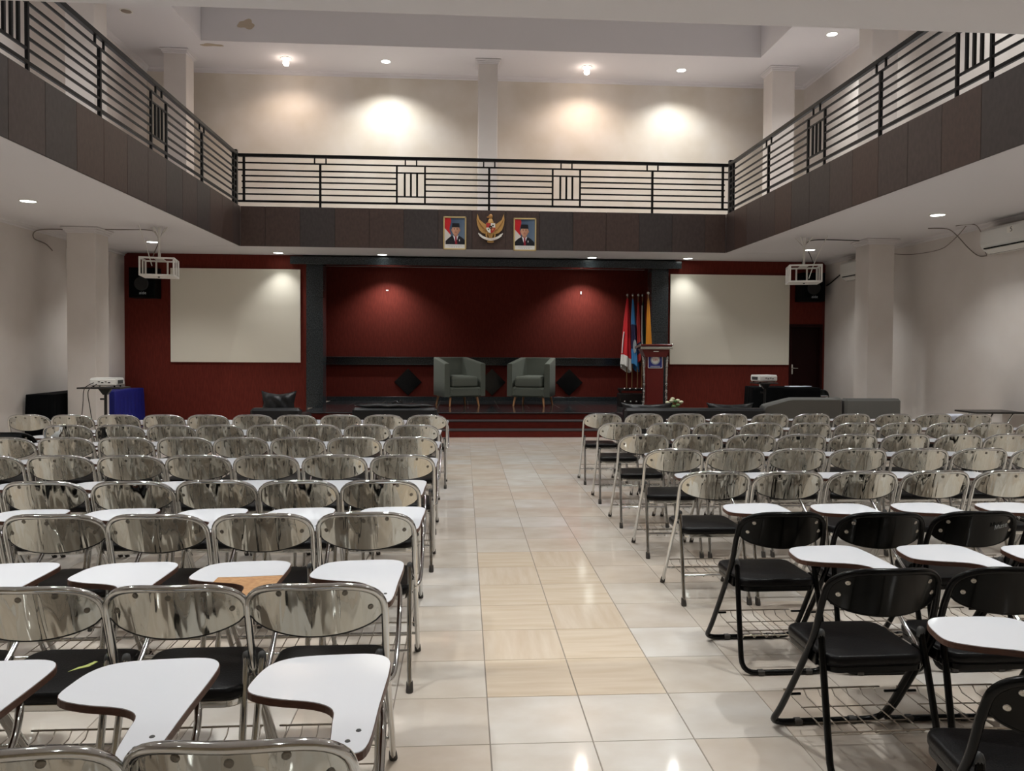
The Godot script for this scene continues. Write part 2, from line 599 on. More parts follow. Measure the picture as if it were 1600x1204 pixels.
# ---------------------------------------------------------------- floor
func floor_tiles() -> void:
	var bed := span(MB.new(), Vector3(XL - 0.2, -0.2, BACK - 0.2), Vector3(XR + 0.2, -0.0025, REAR + 0.2))
	var fl := struct("floor", bed, M.grout, "glossy cream ceramic tiles, each forty centimetres, across the hall floor")
	var s := 0.4
	var kinds := []
	for key in ["tile_0", "tile_1", "tile_2", "tile_3", "tile_tan", "tile_tan_turned"]:
		var mb := MB.new()
		tile_shape(mb, Vector3.ZERO, s - 0.003)
		kinds.append(mb.mesh(M[key]))
	var spots := []
	for i in range(-17, 19):
		for j in range(-32, 14):
			var c := Vector3(0.11 + s * (i + 0.5), 0, -2.92 + s * (j + 0.5))
			if c.x > XR + 0.15 or c.x < XL - 0.15 or c.z > REAR or c.z < RED - 0.1:
				continue
			var px := 724.0 + 1200.0 * c.x / -minf(c.z, -0.5)
			var seen_here: bool = c.z < -2.5 and px > -120.0 and px < 1720.0
			spots.append([c, i, j, -c.z if seen_here else 1000.0 + c.z])
	spots.sort_custom(func(a, b): return a[3] < b[3])
	var rest := []
	for k in 4:
		rest.append(MB.new())
	for k in spots.size():
		var q = spots[k]
		var pick := rng.randi_range(0, 3)
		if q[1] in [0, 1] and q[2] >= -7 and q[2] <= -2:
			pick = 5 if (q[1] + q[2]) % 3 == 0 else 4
		elif q[1] in [0, 1] and q[2] >= -1:
			pick = 2
		if k < 300:
			put_mesh("tile", kinds[pick], fl, q[0])
		else:
			tile_shape(rest[pick % 4], q[0], s - 0.003)
	for k in 4:
		var o := put("tile_field", rest[k], M["tile_%d" % k], fl)
		o.set_meta("kind", "stuff")


func tile_shape(mb: MB, c: Vector3, s: float) -> void:
	var h := s / 2
	var e := 0.0015
	var t := []
	var b := []
	for q in [[-1, -1], [1, -1], [1, 1], [-1, 1]]:
		t.append(c + Vector3(q[0] * (h - e), 0, q[1] * (h - e)))
		b.append(c + Vector3(q[0] * h, -0.004, q[1] * h))
	mb.quad(t[0], t[1], t[2], t[3], Vector3.UP)
	for k in 4:
		var m: Vector3 = (t[k] + t[(k + 1) % 4]) * 0.5 - c
		mb.quad(t[k], t[(k + 1) % 4], b[(k + 1) % 4], b[k], (Vector3(m.x, 0, m.z).normalized() + Vector3.UP * 0.4).normalized())


# ---------------------------------------------------------------- gallery
func gallery() -> void:
	var p: StandardMaterial3D = M.ceiling_paint
	struct("gallery_left", span(MB.new(), Vector3(XL, SOFFIT, AB), Vector3(AL - 0.02, GALLERY, AF)), p, "white underside and slab of the left gallery")
	struct("gallery_right", span(MB.new(), Vector3(AR + 0.02, SOFFIT, AB), Vector3(XR, GALLERY, AF)), p, "white underside and slab of the right gallery")
	struct("gallery_back", span(MB.new(), Vector3(XL, SOFFIT, -16.2), Vector3(XR, GALLERY, AB - 0.02)), p, "white underside and slab of the gallery over the stage")
	struct("gallery_rear", span(MB.new(), Vector3(XL, SOFFIT, AF), Vector3(XR, GALLERY, REAR)), p, "white underside of the rear gallery at the top of the picture")
	# the dark panels that face the slabs, one by one
	var names := ["trim_3", "trim_4", "trim_5"]
	var labels := ["dark brown panelled fascia of the left gallery", "dark brown panelled fascia of the right gallery", "dark brown panelled fascia of the gallery above the stage"]
	for side in 3:
		var o := Node3D.new()
		o.name = names[side]
		add_child(o)
		o.set_meta("kind", "structure")
		o.set_meta("label", labels[side])
		var seam := MB.new()
		if side < 2:
			var x := AL - 0.014 if side == 0 else AR + 0.014
			span(seam, Vector3(x - 0.006, SOFFIT + 0.001, AB), Vector3(x + 0.006, 4.005, AF))
			# a low kerb behind the panels carries the railing
			var cuts := [AB]
			var z := -13.43 if side == 0 else -13.41
			while z < AF - 0.3:
				cuts.append(z)
				z += 0.5895 if side == 0 else 0.592
			cuts.append(AF)
			for i in cuts.size() - 1:
				var w: float = cuts[i + 1] - cuts[i] - 0.006
				put("panel", MB.new().box(Vector3(AL - 0.008 if side == 0 else AR + 0.008, (SOFFIT + 4.01) / 2, (cuts[i] + cuts[i + 1]) / 2), Vector3(0.016, 4.01 - SOFFIT, w), 0.002), M["fascia_%d" % [0, 1, 0, 2, 1, 2, 0][i * (3 if side else 5) % 7]], o)
		else:
			span(seam, Vector3(AL, SOFFIT + 0.001, AB - 0.02), Vector3(AR, 4.005, AB - 0.008))
			var cuts := [AL, -3.5]
			while cuts[-1] < AR - 0.9:
				cuts.append(cuts[-1] + 0.6075)
			cuts.append(AR)
			for i in cuts.size() - 1:
				put("panel", MB.new().box(Vector3((cuts[i] + cuts[i + 1]) / 2, (SOFFIT + 4.01) / 2, AB - 0.008), Vector3(cuts[i + 1] - cuts[i] - 0.006, 4.01 - SOFFIT, 0.016), 0.002), M["fascia_%d" % [2, 1, 2, 2, 0, 2, 1][i * 3 % 7]], o)
		put("backing", seam, M.fascia_seam, o)
	railing("black metal railing of the gallery above the stage", Vector3(AL - 0.05, 4.01, AB - 0.06), Vector3(1, 0, 0), AR - AL + 0.1, [1.43, 4.43, 7.41], [3.03, 5.83], true)
	railing("black metal railing along the left gallery", Vector3(AL - 0.06, 4.01, AB), Vector3(0, 0, 1), AF - AB, [1.8, 5.1, 8.4], [3.46, 6.75], false)
	railing("black metal railing along the right gallery", Vector3(AR + 0.06, 4.01, AB), Vector3(0, 0, 1), AF - AB, [1.8, 5.1, 8.4], [3.46, 6.75], false)


func railing(label: String, at: Vector3, along: Vector3, length: float, stanchions: Array, panels: Array, ends: bool) -> void:
	var o := thing("gallery_railing", label, "railing", at)
	var m: StandardMaterial3D = M.rail_black
	var across := Vector3(along.z, 0, along.x)
	var bar := func(called: String, s: float, y0: float, y1: float, w: float):
		put(called, MB.new().box(along * s + Vector3.UP * (y0 + y1) / 2, Vector3(w, y1 - y0, w), 0.003), m, o)
	var rail := func(called: String, s0: float, s1: float, y: float, h: float, t: float):
		put(called, MB.new().box(along * (s0 + s1) / 2 + Vector3.UP * y, along * (s1 - s0) + Vector3.UP * h + across * t, 0.003), m, o)
	rail.call("top_rail", 0.0, length, 0.905, 0.055, 0.055)
	rail.call("bottom_rail", 0.0, length, 0.1, 0.036, 0.035)
	rail.call("rail", 0.0, length, 0.775, 0.026, 0.024)
	rail.call("rail", 0.0, length, 0.648, 0.026, 0.024)
	# four short runs stop at the upright panels
	var cuts := [0.06]
	for c in panels:
		cuts.append_array([c - 0.25, c + 0.25])
	cuts.append(length - 0.06)
	for y in [0.546, 0.444, 0.332]:
		for i in range(0, cuts.size(), 2):
			rail.call("rail", cuts[i], cuts[i + 1], y, 0.026, 0.024)
	rail.call("rail", 0.0, length, 0.225, 0.026, 0.024)
	for c in stanchions:
		bar.call("stanchion", c, 0.0, 0.78, 0.038)
		bar.call("stub", c - 0.1, 0.78, 0.885, 0.024)
		bar.call("stub", c + 0.1, 0.78, 0.885, 0.024)
	for c in panels:
		for d in [-0.25, 0.25]:
			bar.call("panel_post", c + d, 0.0 if not ends else 0.1, 0.775, 0.032)
		for d in [-0.11, 0.0, 0.11]:
			put("upright", MB.new().box(along * (c + d) + Vector3.UP * 0.436, along * 0.034 + Vector3.UP * 0.42 + across * 0.026, 0.003), m, o)
		bar.call("stub", c - 0.1, 0.78, 0.885, 0.024)
		bar.call("stub", c + 0.1, 0.78, 0.885, 0.024)
	if ends:
		for s in [0.0, length]:
			bar.call("corner_post", s - 0.05 if s == 0.0 else s + 0.05, -0.06, 1.0, 0.075)
			bar.call("end_post", s + 0.1 if s == 0.0 else s - 0.1, 0.1, 0.9, 0.04)
	else:
		bar.call("end_post", 0.2, 0.0, 0.9, 0.04)


# ---------------------------------------------------------------- stage
func stage() -> void:
	var o := Node3D.new()
	o.name = "stage"
	add_child(o)
	o.set_meta("kind", "structure")
	o.set_meta("label", "low red stage with three steps and a black granite top")
	var x0 := -2.9
	var x1 := 4.0
	for q in [[0.0, 0.12, -13.2, -13.6], [0.0, 0.245, -13.57, -13.98], [0.0, STAGE - 0.02, -13.95, -15.2]]:
		put("step", span(MB.new(), Vector3(x0, q[0], q[2]), Vector3(x1, q[1] - (0.0 if q[1] > 0.3 else 0.014), q[3]), 0.002), M.red_step, o)
		if q[1] < 0.3:
			put("tread", span(MB.new(), Vector3(x0, q[1] - 0.016, q[2] + 0.006), Vector3(x1, q[1], q[3]), 0.003), M.tread_dark, o)
	put("stage_base", span(MB.new(), Vector3(-2.99, 0, BACK), Vector3(4.04, STAGE - 0.003, -15.0)), M.grout, o)
	put("stage_edge", span(MB.new(), Vector3(x0, STAGE - 0.02, -13.99), Vector3(x1, STAGE - 0.001, -13.93), 0.005), M.granite_floor, o)
	for i in 12:
		for j in 6:
			var a := -2.9 + i * 0.6
			var b := -13.97 - j * 0.6
			var t := MB.new()
			var e := minf(a + 0.595, 4.02)
			var zf := maxf(b - 0.595, BACK)
			if e - a < 0.05 or b - zf < 0.05:
				continue
			span(t, Vector3(a, STAGE - 0.02, b), Vector3(e, STAGE, zf), 0.0015)
			put("granite_tile", t, M.granite_floor, o)
	# granite frame of the recess
	var fr := Node3D.new()
	fr.name = "trim_6"
	add_child(fr)
	fr.set_meta("kind", "structure")
	fr.set_meta("label", "black granite frame round the stage recess")
	for s in [[-3.03, -2.71, "pillar_facing"], [3.72, 4.06, "pillar_facing"]]:
		for k in 5:
			var h := (3.13 - 0.0) / 5
			put(s[2], span(MB.new(), Vector3(s[0], k * h + 0.001, RED + 0.04), Vector3(s[1], (k + 1) * h - 0.002, RED - 0.3), 0.003), M.granite, fr)
	put("lintel", span(MB.new(), Vector3(-3.32, 3.13, RED + 0.12), Vector3(4.3, 3.275, RED - 0.2), 0.006), M.granite, fr)
	put("lintel_back", span(MB.new(), Vector3(-3.1, 3.27, RED + 0.02), Vector3(4.2, SOFFIT, RED - 0.2)), M.fascia_seam, fr)
	# granite ledge, baseboard and diamonds on the back wall
	var lg := MB.new()
	span(lg, Vector3(-3.0, 1.16, BACK), Vector3(4.05, 1.325, BACK + 0.06), 0.004)
	span(lg, Vector3(-3.0, 1.318, BACK), Vector3(4.05, 1.338, BACK + 0.09), 0.004)
	struct("trim_7", lg, M.granite, "black granite ledge along the back wall of the stage")
	struct("baseboard_back", span(MB.new(), Vector3(-3.0, STAGE, BACK), Vector3(4.05, STAGE + 0.09, BACK + 0.02), 0.003), M.granite, "black granite baseboard at the back of the stage")
	var spots := [-1.22, 0.64, 2.37]
	var lab := ["left of the armchairs", "between the armchairs", "right of the armchairs"]
	for i in 3:
		var d := put("diamond_plaque", MB.new().prism(PackedVector2Array([Vector2(-0.3, 0), Vector2(0, -0.3), Vector2(0.3, 0), Vector2(0, 0.3)]), 0.025, Transform3D(Basis(), Vector3(spots[i], 0.785, BACK))), M.black_gloss)
		tag(d, "black granite diamond on the stage wall " + lab[i], "plaque", "diamond plaques on the stage wall")
	# small marks and a hook on the wall
	var hook := put("wall_hook", MB.new().box(Vector3(2.62, 2.79, BACK + 0.012), Vector3(0.03, 0.06, 0.024), 0.004).box(Vector3(2.62, 2.77, BACK + 0.035), Vector3(0.016, 0.016, 0.03), 0.003), M.white_plastic)
	tag(hook, "small white hook high on the right half of the stage wall", "hook")
	hook = put("wall_hook", MB.new().box(Vector3(-1.68, 2.8, BACK + 0.01), Vector3(0.05, 0.022, 0.02), 0.004).box(Vector3(-1.68, 2.795, BACK + 0.028), Vector3(0.014, 0.014, 0.024), 0.003), M.white_plastic)
	tag(hook, "small white bracket high on the left half of the stage wall", "hook")


# ---------------------------------------------------------------- lamps
func downlight(at: Vector3, power: float, tint: Color, label: String, key := "lens_cool", cone := 58.0, r := 0.085) -> void:
	var o := thing("ceiling_light", label, "lamp", at, 0.0, "recessed downlights")
	put("ring", MB.new().lathe([Vector2(r + 0.02, 0.0), Vector2(r + 0.02, -0.006), Vector2(r + 0.008, -0.012), Vector2(r, -0.008), Vector2(r, 0.0)], 24), M.white_paint, o)
	put("lens", MB.new().lathe([Vector2(r, 0.0), Vector2(r, -0.008), Vector2(r * 0.6, -0.01), Vector2(0.001, -0.011)], 24), M[key], o)
	if power <= 0.0:
		return
	var l := SpotLight3D.new()
	l.name = "glow"
	l.light_color = tint
	l.light_energy = power
	l.light_size = r * 0.8
	l.spot_angle = cone
	l.spot_angle_attenuation = 0.8
	l.spot_range = 40.0
	l.spot_attenuation = 2.0
	l.shadow_enabled = true
	l.position = Vector3(0, -0.016, 0)
	l.rotation.x = -PI / 2
	o.add_child(l)
	if key == "lens_warm":
		# a bare bulb that hangs out of its fitting
		put("bulb", MB.new().lathe([Vector2(0.02, 0.0), Vector2(0.03, -0.03), Vector2(0.055, -0.07), Vector2(0.06, -0.1), Vector2(0.045, -0.135), Vector2(0.004, -0.152)], 16), M.lens_warm, o)
		l.position.y = -0.1


func lamps() -> void:
	var cool := rgb(250, 252, 250)
	var warm := rgb(255, 236, 222)
	var y := SOFFIT
	var low := 3.0
	downlight(Vector3(-3.48, y, -14.74), low * 0.45, cool, "lit downlight in the low ceiling above the left screen", "lens_cool", 50.0)
	downlight(Vector3(-1.55, y, -14.8), low, cool, "lit downlight above the left end of the granite lintel")
	downlight(Vector3(2.48, y, -14.8), low, cool, "lit downlight above the right half of the granite lintel")
	downlight(Vector3(4.35, y, -14.74), low * 0.45, cool, "lit downlight in the low ceiling above the right screen", "lens_cool", 50.0)
	downlight(Vector3(-5.28, y, -13.45), low, cool, "lit downlight behind the left projector cage")
	downlight(Vector3(6.1, y, -13.25), low, cool, "lit downlight behind the right projector cage")
	downlight(Vector3(-5.35, y, -9.85), low, cool, "lit downlight in the low ceiling nearest the left edge")
	downlight(Vector3(6.17, y, -9.7), low, cool, "lit downlight in the low ceiling beside the air conditioner")
	for k in 2:
		var z: float = [-6.2, -2.6][k]
		var far: String = ["middle", "near end"][k]
		downlight(Vector3(-5.35, y, z), low, cool, "lit downlight under the left gallery at its " + far + ", unseen")
		downlight(Vector3(6.17, y, z), low, cool, "lit downlight under the right gallery at its " + far + ", unseen")
	var places := ["leftmost", "left of the aisle", "over the aisle", "right of the aisle", "rightmost"]
	for k in 5:
		downlight(Vector3([-3.48, -1.55, 0.45, 2.48, 4.35][k], y, -2.9), low, cool, "lit downlight above the near chairs, " + places[k] + " of its row, unseen")
		if k % 2 == 0:
			downlight(Vector3([-3.48, 0, 0.45, 0, 4.35][k], y, 0.6), low, cool, "lit downlight above the camera, " + places[k] + " of its row, unseen")
	# inside the recess, behind the lintel
	downlight(Vector3(-1.66, y, -16.6), 4.0, cool, "lit downlight inside the stage recess on the left", "lens_cool", 62.0)
	downlight(Vector3(2.62, y, -16.6), 4.0, cool, "lit downlight inside the stage recess on the right", "lens_cool", 62.0)
	# upper ceiling
	var up := 4.0
	y = TOP
	downlight(Vector3(-3.5, y, -15.47), up * 0.3, warm, "warm bulb in the upper ceiling left of the others", "lens_warm", 75.0)
	downlight(Vector3(-1.556, y, -15.47), up * 1.7, cool, "lit downlight in the upper ceiling with the brightest pool below", "lens_cool", 66.0)
	downlight(Vector3(2.455, y, -15.47), up * 0.5, warm, "warm bulb in the upper ceiling right of the middle column", "lens_warm", 75.0)
	downlight(Vector3(4.386, y, -15.47), up * 1.3, cool, "lit downlight in the upper ceiling near the right column", "lens_cool", 66.0)
	downlight(Vector3(6.567, y, -13.51), up, cool, "lit downlight in the upper ceiling over the right gallery", "lens_cool", 66.0)
	downlight(Vector3(-5.72, y, -13.52), 0.0, cool, "unlit downlight in the upper ceiling over the left gallery", "lens_off")
	for i in 3:
		for k in 3:
			downlight(Vector3([-2.6, 0.43, 3.45][k], TOP + 0.9, [-12.3, -8.6, -4.9][i]), 8.0, cool, "lit downlight in the ceiling tray, " + ["left", "middle", "right"][k] + " of its " + ["far", "middle", "near"][i] + " row", "lens_cool", 66.0)
	for k in 2:
		var z: float = [-9.9, -6.3][k]
		var far: String = ["far", "near"][k]
		downlight(Vector3(-5.72, y, z), up, cool, "lit downlight over the left gallery, " + far + " one of two out of the picture", "lens_cool", 66.0)
		downlight(Vector3(6.567, y, z), up, cool, "lit downlight over the right gallery, " + far + " one of two out of the picture", "lens_cool", 66.0)


# ---------------------------------------------------------------- chairs
func frame_z(y: float, drop := 0.0) -> float:
	var h := y + drop
	return -0.235 + 0.345 * h / 0.5 if h <= 0.5 else 0.11 + (h - 0.5) * 0.3


func back_panel(a: float, y0: float, b: float, dip: float, drop: float, off: float) -> Array:
	var rows := []
	for i in 9:
		var line := PackedVector3Array()
		for j in 25:
			var u := (j / 12.0 - 1.0) * 0.985
			var x := a * u
			var yt := y0 + b * pow(1.0 - pow(absf(u), 2.65), 1.0 / 2.65) - 0.009 * pow(1.0 - u * u, 2)
			var yb := y0 + 0.005 - dip * sqrt(1.0 - u * u)
			var yy := lerpf(yb, yt, i / 8.0)
			line.append(Vector3(x, yy, frame_z(yy, drop) + 0.06 * (1.0 - u * u) + off))
		rows.append(line)
	return rows


func tablet_outline(k: float) -> PackedVector2Array:
	var pts := [Vector2(0.225, 0.03), Vector2(0.2, 0.075), Vector2(0.15, 0.06), Vector2(0.132, -0.04), Vector2(0.12, -0.12), Vector2(0.07, -0.16), Vector2(-0.03, -0.185), Vector2(-0.1, -0.225), Vector2(-0.105, -0.3), Vector2(-0.085, -0.385), Vector2(-0.03, -0.43), Vector2(0.08, -0.445), Vector2(0.175, -0.445), Vector2(0.222, -0.41), Vector2(0.232, -0.33), Vector2(0.228, -0.15)]
	var mid := Vector2(0.09, -0.28)
	var out := PackedVector2Array()
	var np := pts.size()
	for i in np:
		var a: Vector2 = pts[(i + np - 1) % np]
		var b: Vector2 = pts[i]
		var c: Vector2 = pts[(i + 1) % np]
		var d: Vector2 = pts[(i + 2) % np]
		for j in 4:
			out.append(b.cubic_interpolate(c, a, d, j / 4.0))
	if k != 0.0:
		var grown := Geometry2D.offset_polygon(out, -k)
		out = grown[0]
	return out


func add_tablet(t: Node3D, y: float, bare := false) -> void:
	var lay := func(poly: PackedVector2Array, yb: float, th: float) -> MB:
		return MB.new().prism(poly, th, Transform3D(Basis(Vector3.RIGHT, PI / 2) * Basis.from_scale(Vector3(1, 1, -1)), Vector3(0, yb, 0)))
	var b := put("tablet", lay.call(tablet_outline(0.0), y - 0.018, 0.017), M.board_edge, t)
	if bare:
		# the laminate has come off the rear half and shows the board
		var whole := tablet_outline(0.002)
		var front := Geometry2D.intersect_polygons(whole, PackedVector2Array([Vector2(-0.3, -0.7), Vector2(0.4, -0.7), Vector2(0.4, -0.27), Vector2(0.1, -0.235), Vector2(0.0, -0.235), Vector2(0.0, 0.0), Vector2(-0.3, 0.0)]))
		var back := Geometry2D.clip_polygons(whole, front[0])
		put("laminate", lay.call(front[0], y - 0.001, 0.002), M.laminate, b)
		var q := put("bare_patch", lay.call(back[0], y - 0.001, 0.001), M.bare_board, b)
		q.set_meta("label", "bare brown board where the laminate is missing")
	else:
		put("laminate", lay.call(tablet_outline(0.002), y - 0.001, 0.002), M.laminate, b)
	put("screw", MB.new().lathe([Vector2(0.0065, 0.0), Vector2(0.005, 0.002), Vector2(0.001, 0.0025)], 8, Transform3D(Basis(), Vector3(0.178, y + 0.001, 0.025))).lathe([Vector2(0.0065, 0.0), Vector2(0.005, 0.002), Vector2(0.001, 0.0025)], 8, Transform3D(Basis(), Vector3(0.195, y + 0.001, -0.02))), M.cap_grey, b)


func add_basket(t: Node3D, xw: float) -> void:
	var w := MB.new()
	for z in [-0.165, 0.185]:
		w.tube(PackedVector3Array([Vector3(-xw, 0.17, z), Vector3(xw, 0.17, z)]), 0.0035, 6)
	for z in [-0.05, 0.07]:
		w.tube(PackedVector3Array([Vector3(-xw + 0.02, 0.15, z), Vector3(xw - 0.02, 0.15, z)]), 0.0025, 5)
	for k in 7:
		var x := -xw + 0.025 + (2 * xw - 0.05) * k / 6.0
		w.tube(PackedVector3Array([Vector3(x, 0.172, -0.168), Vector3(x, 0.15, -0.14), Vector3(x, 0.15, 0.16), Vector3(x, 0.17, 0.185)]), 0.0025, 5)
	put("wire_basket", w, M.wire, t)


func rivet_at(mb: MB, x: float, y: float, a: float, drop: float, off: float) -> void:
	var u := x / a
	var c := Vector3(x, y, frame_z(y, drop) + 0.06 * (1.0 - u * u) + off)
	var nn := Vector3(2.0 * 0.06 * u / a, -0.3, 1.0).normalized()
	var b := Basis(Quaternion(Vector3.UP, nn))
	mb.lathe([Vector2(0.0095, -0.001), Vector2(0.009, 0.002), Vector2(0.005, 0.003), Vector2(0.004, 0.0015), Vector2(0.001, 0.0015)], 10, Transform3D(b, c))


func make_chrome_chair() -> Node3D:
	var t := Node3D.new()
	# frame: front feet, up the sides and over the back in one bent tube
	var a := 0.213
	var pts := PackedVector3Array()
	var side := [Vector3(0.203, 0.012, 0), Vector3(0.207, 0.2, 0), Vector3(0.21, 0.4, 0), Vector3(0.212, 0.5, 0), Vector3(a, 0.58, 0), Vector3(a, 0.64, 0)]
	for q in side:
		pts.append(Vector3(-q.x, q.y, frame_z(q.y)))
	for k in 25:
		var an := PI * (1.0 - k / 24.0)
		var x := a * signf(cos(an)) * pow(absf(cos(an)), 2.0 / 2.65)
		var y := 0.69 + 0.115 * pow(absf(sin(an)), 2.0 / 2.65) - 0.009 * pow(1.0 - pow(x / a, 2), 2)
		pts.append(Vector3(x, y, frame_z(y) + 0.056 * (1.0 - pow(x / a, 2))))
	for i in range(side.size() - 1, -1, -1):
		pts.append(Vector3(side[i].x, side[i].y, frame_z(side[i].y)))
	var fr := put("frame", MB.new().tube(pts, 0.0118, 10), M.chrome, t)
	for s in [-1, 1]:
		put("rubber_foot", foot_shape(Vector3(0.203 * s, 0, -0.235), Vector3(0, 0.5, 0.305)), M.rubber, fr)
	# mirror back
	var mb := MB.new()
	mb.loft(back_panel(0.206, 0.69, 0.107, 0.066, 0.0, 0.003), false, Vector3(0, 0, 1))
	mb.loft(back_panel(0.206, 0.69, 0.107, 0.066, 0.0, -0.003), false, Vector3(0, 0, -1))
	var bk := put("backrest", mb, M.mirror_sheet, t)
	var edge := PackedVector3Array()
	for p in back_panel(0.206, 0.69, 0.107, 0.066, 0.0, 0.0)[0]:
		edge.append(p)
	put("edge_trim", MB.new().tube(edge, 0.0042, 6), M.trim_black, bk)
	for q in [[-0.1, 0.773], [0.0, 0.767], [0.1, 0.773], [-0.172, 0.715], [0.172, 0.715]]:
		var rv := MB.new()
		rivet_at(rv, q[0], q[1], 0.206, 0.0, 0.003)
		put("rivet", rv, M.rivet_steel, bk)
	# rear legs
	for s in [-1, 1]:
		var lg := put("leg", MB.new().tube(PackedVector3Array([Vector3(0.188 * s, 0.525, 0.095), Vector3(0.192 * s, 0.3, 0.157), Vector3(0.2 * s, 0.012, 0.235)]), 0.0115, 10), M.chrome, t)
		put("leg_cap", MB.new().lathe([Vector2(0.0135, -0.02), Vector2(0.0135, 0.0), Vector2(0.011, 0.01), Vector2(0.004, 0.015)], 10, Transform3D(Basis(), Vector3(0.188 * s, 0.527, 0.094))), M.cap_grey, lg)
		put("rubber_foot", foot_shape(Vector3(0.2 * s, 0, 0.235), Vector3(0, 0.5, -0.13)), M.rubber, lg)
		put("bracket", MB.new().box(Vector3(0.2 * s, 0.44, 0.075), Vector3(0.012, 0.05, 0.07), 0.003), M.chrome, t)
	seat(t, 0.45, M.chrome)
	put("stretcher", MB.new().tube(PackedVector3Array([Vector3(-0.195, 0.17, 0.192), Vector3(0.195, 0.17, 0.192)]), 0.007, 8), M.chrome, t)
	put("stretcher", MB.new().tube(PackedVector3Array([Vector3(-0.205, 0.12, -0.152), Vector3(0.205, 0.12, -0.152)]), 0.007, 8), M.chrome, t)
	add_basket(t, 0.195)
	add_arm(t, 0.68)
	add_tablet(t, 0.685)
	return t


func foot_shape(c: Vector3, lean: Vector3) -> MB:
	var d := lean.normalized()
	var rows := []
	for q in [[0.0, 0.015], [0.008, 0.0165], [0.04, 0.0145], [0.046, 0.0135]]:
		var ring := PackedVector3Array()
		for k in 10:
			var an := TAU * k / 10
			ring.append(c + d * q[0] / d.y + Vector3(cos(an), 0, sin(an)) * q[1])
		rows.append(ring)
	return MB.new().loft(rows, true, Vector3.ZERO, true)


func seat(t: Node3D, y: float, rim: Material) -> void:
	var o := rrect(-0.19, -0.195, 0.19, 0.165, 0.055, 5)
	put("seat", MB.new().pad(o, y - 0.04, y, 0.016, 0.008), M.vinyl, t)
	put("seat_frame", MB.new().pad(rrect(-0.186, -0.19, 0.186, 0.16, 0.052, 5), y - 0.062, y - 0.038, 0.005, 0.0), rim, t)


func add_arm(t: Node3D, y: float) -> void:
	var p := [Vector3(0.205, y - 0.26, 0.07), Vector3(0.228, y - 0.25, 0.03), Vector3(0.232, y - 0.2, -0.06), Vector3(0.228, y - 0.1, -0.19), Vector3(0.222, y - 0.035, -0.235), Vector3(0.19, y - 0.022, -0.28), Vector3(0.12, y - 0.022, -0.32)]
	put("tablet_arm", MB.new().tube(smooth(p, 4), 0.0095, 8), M.chrome, t)


func make_black_chair() -> Node3D:
	var t := Node3D.new()
	var drop := 0.035
	var a := 0.208
	var half := []
	for q in [Vector3(0.214, 0.62, 0), Vector3(0.218, 0.5, 0), Vector3(0.224, 0.3, 0), Vector3(0.228, 0.1, 0)]:
		half.append(Vector3(q.x, q.y, frame_z(q.y, drop) + 0.005))
	half.append(Vector3(0.23, 0.0135, -0.215))
	var loop := []
	for i in half.size():
		loop.append(Vector3(-half[i].x, half[i].y, half[i].z))
	for i in range(half.size() - 1, -1, -1):
		loop.append(half[i])
	var low := bent(loop, 0.07, 5)
	var pts := PackedVector3Array(low)
	for k in range(1, 24):
		var an := PI * k / 24.0
		var x := a * signf(cos(an)) * pow(absf(cos(an)), 2.0 / 2.65)
		var y := 0.655 + 0.115 * pow(absf(sin(an)), 2.0 / 2.65) - 0.009 * pow(1.0 - pow(x / a, 2), 2)
		pts.append(Vector3(x, y, frame_z(y, drop) + 0.056 * (1.0 - pow(x / a, 2)) + 0.005))
	put("frame", MB.new().tube(pts, 0.0125, 10, true), M.black_enamel, t)
	var mb := MB.new()
	mb.loft(back_panel(0.204, 0.655, 0.107, 0.066, drop, 0.01), false, Vector3(0, 0, 1))
	mb.loft(back_panel(0.204, 0.655, 0.107, 0.066, drop, 0.0), false, Vector3(0, 0, -1))
	var bk := put("backrest", mb, M.black_panel, t)
	put("edge_trim", MB.new().tube(back_panel(0.204, 0.655, 0.107, 0.066, drop, 0.005)[0], 0.006, 6), M.black_enamel, bk)
	for q in [[-0.15, 0.715], [0.15, 0.715], [-0.172, 0.668], [0.172, 0.668]]:
		var rv := MB.new()
		rivet_at(rv, q[0], q[1], 0.204, drop, 0.01)
		put("rivet", rv, M.silver, bk)
	var lp := bent([Vector3(-0.19, 0.5, 0.115), Vector3(-0.2, 0.25, 0.18), Vector3(-0.205, 0.0135, 0.235), Vector3(0.205, 0.0135, 0.235), Vector3(0.2, 0.25, 0.18), Vector3(0.19, 0.5, 0.115)], 0.07, 5)
	var lg := put("leg_loop", MB.new().tube(lp, 0.0125, 10), M.black_enamel, t)
	for s in [-1, 1]:
		put("leg_cap", MB.new().lathe([Vector2(0.0145, -0.022), Vector2(0.0145, 0.0), Vector2(0.011, 0.011), Vector2(0.004, 0.016)], 10, Transform3D(Basis(), Vector3(0.19 * s, 0.5, 0.115))), M.cap_grey, lg)
		for z in [-0.215, 0.235]:
			put("foot_clamp", MB.new().box(Vector3(0.115 * s, 0.013, z), Vector3(0.034, 0.026, 0.03), 0.005), M.rubber, t)
		put("stop_pin", MB.new().tube(PackedVector3Array([Vector3(0.224 * s, 0.19, frame_z(0.19, drop)), Vector3(0.17 * s, 0.19, frame_z(0.19, drop))]), 0.005, 6), M.black_enamel, t)
		put("bracket", MB.new().box(Vector3(0.203 * s, 0.405, 0.08), Vector3(0.014, 0.045, 0.07), 0.003), M.black_enamel, t)
	seat(t, 0.432, M.black_enamel)
	add_basket(t, 0.2)
	add_arm(t, 0.665)
	add_tablet(t, 0.67)
	return t


const ORD := ["aisle seat", "second", "third", "fourth", "fifth", "sixth", "seventh", "eighth", "ninth", "tenth"]
const ROW := ["first", "second", "third", "fourth", "fifth", "sixth", "seventh", "eighth"]


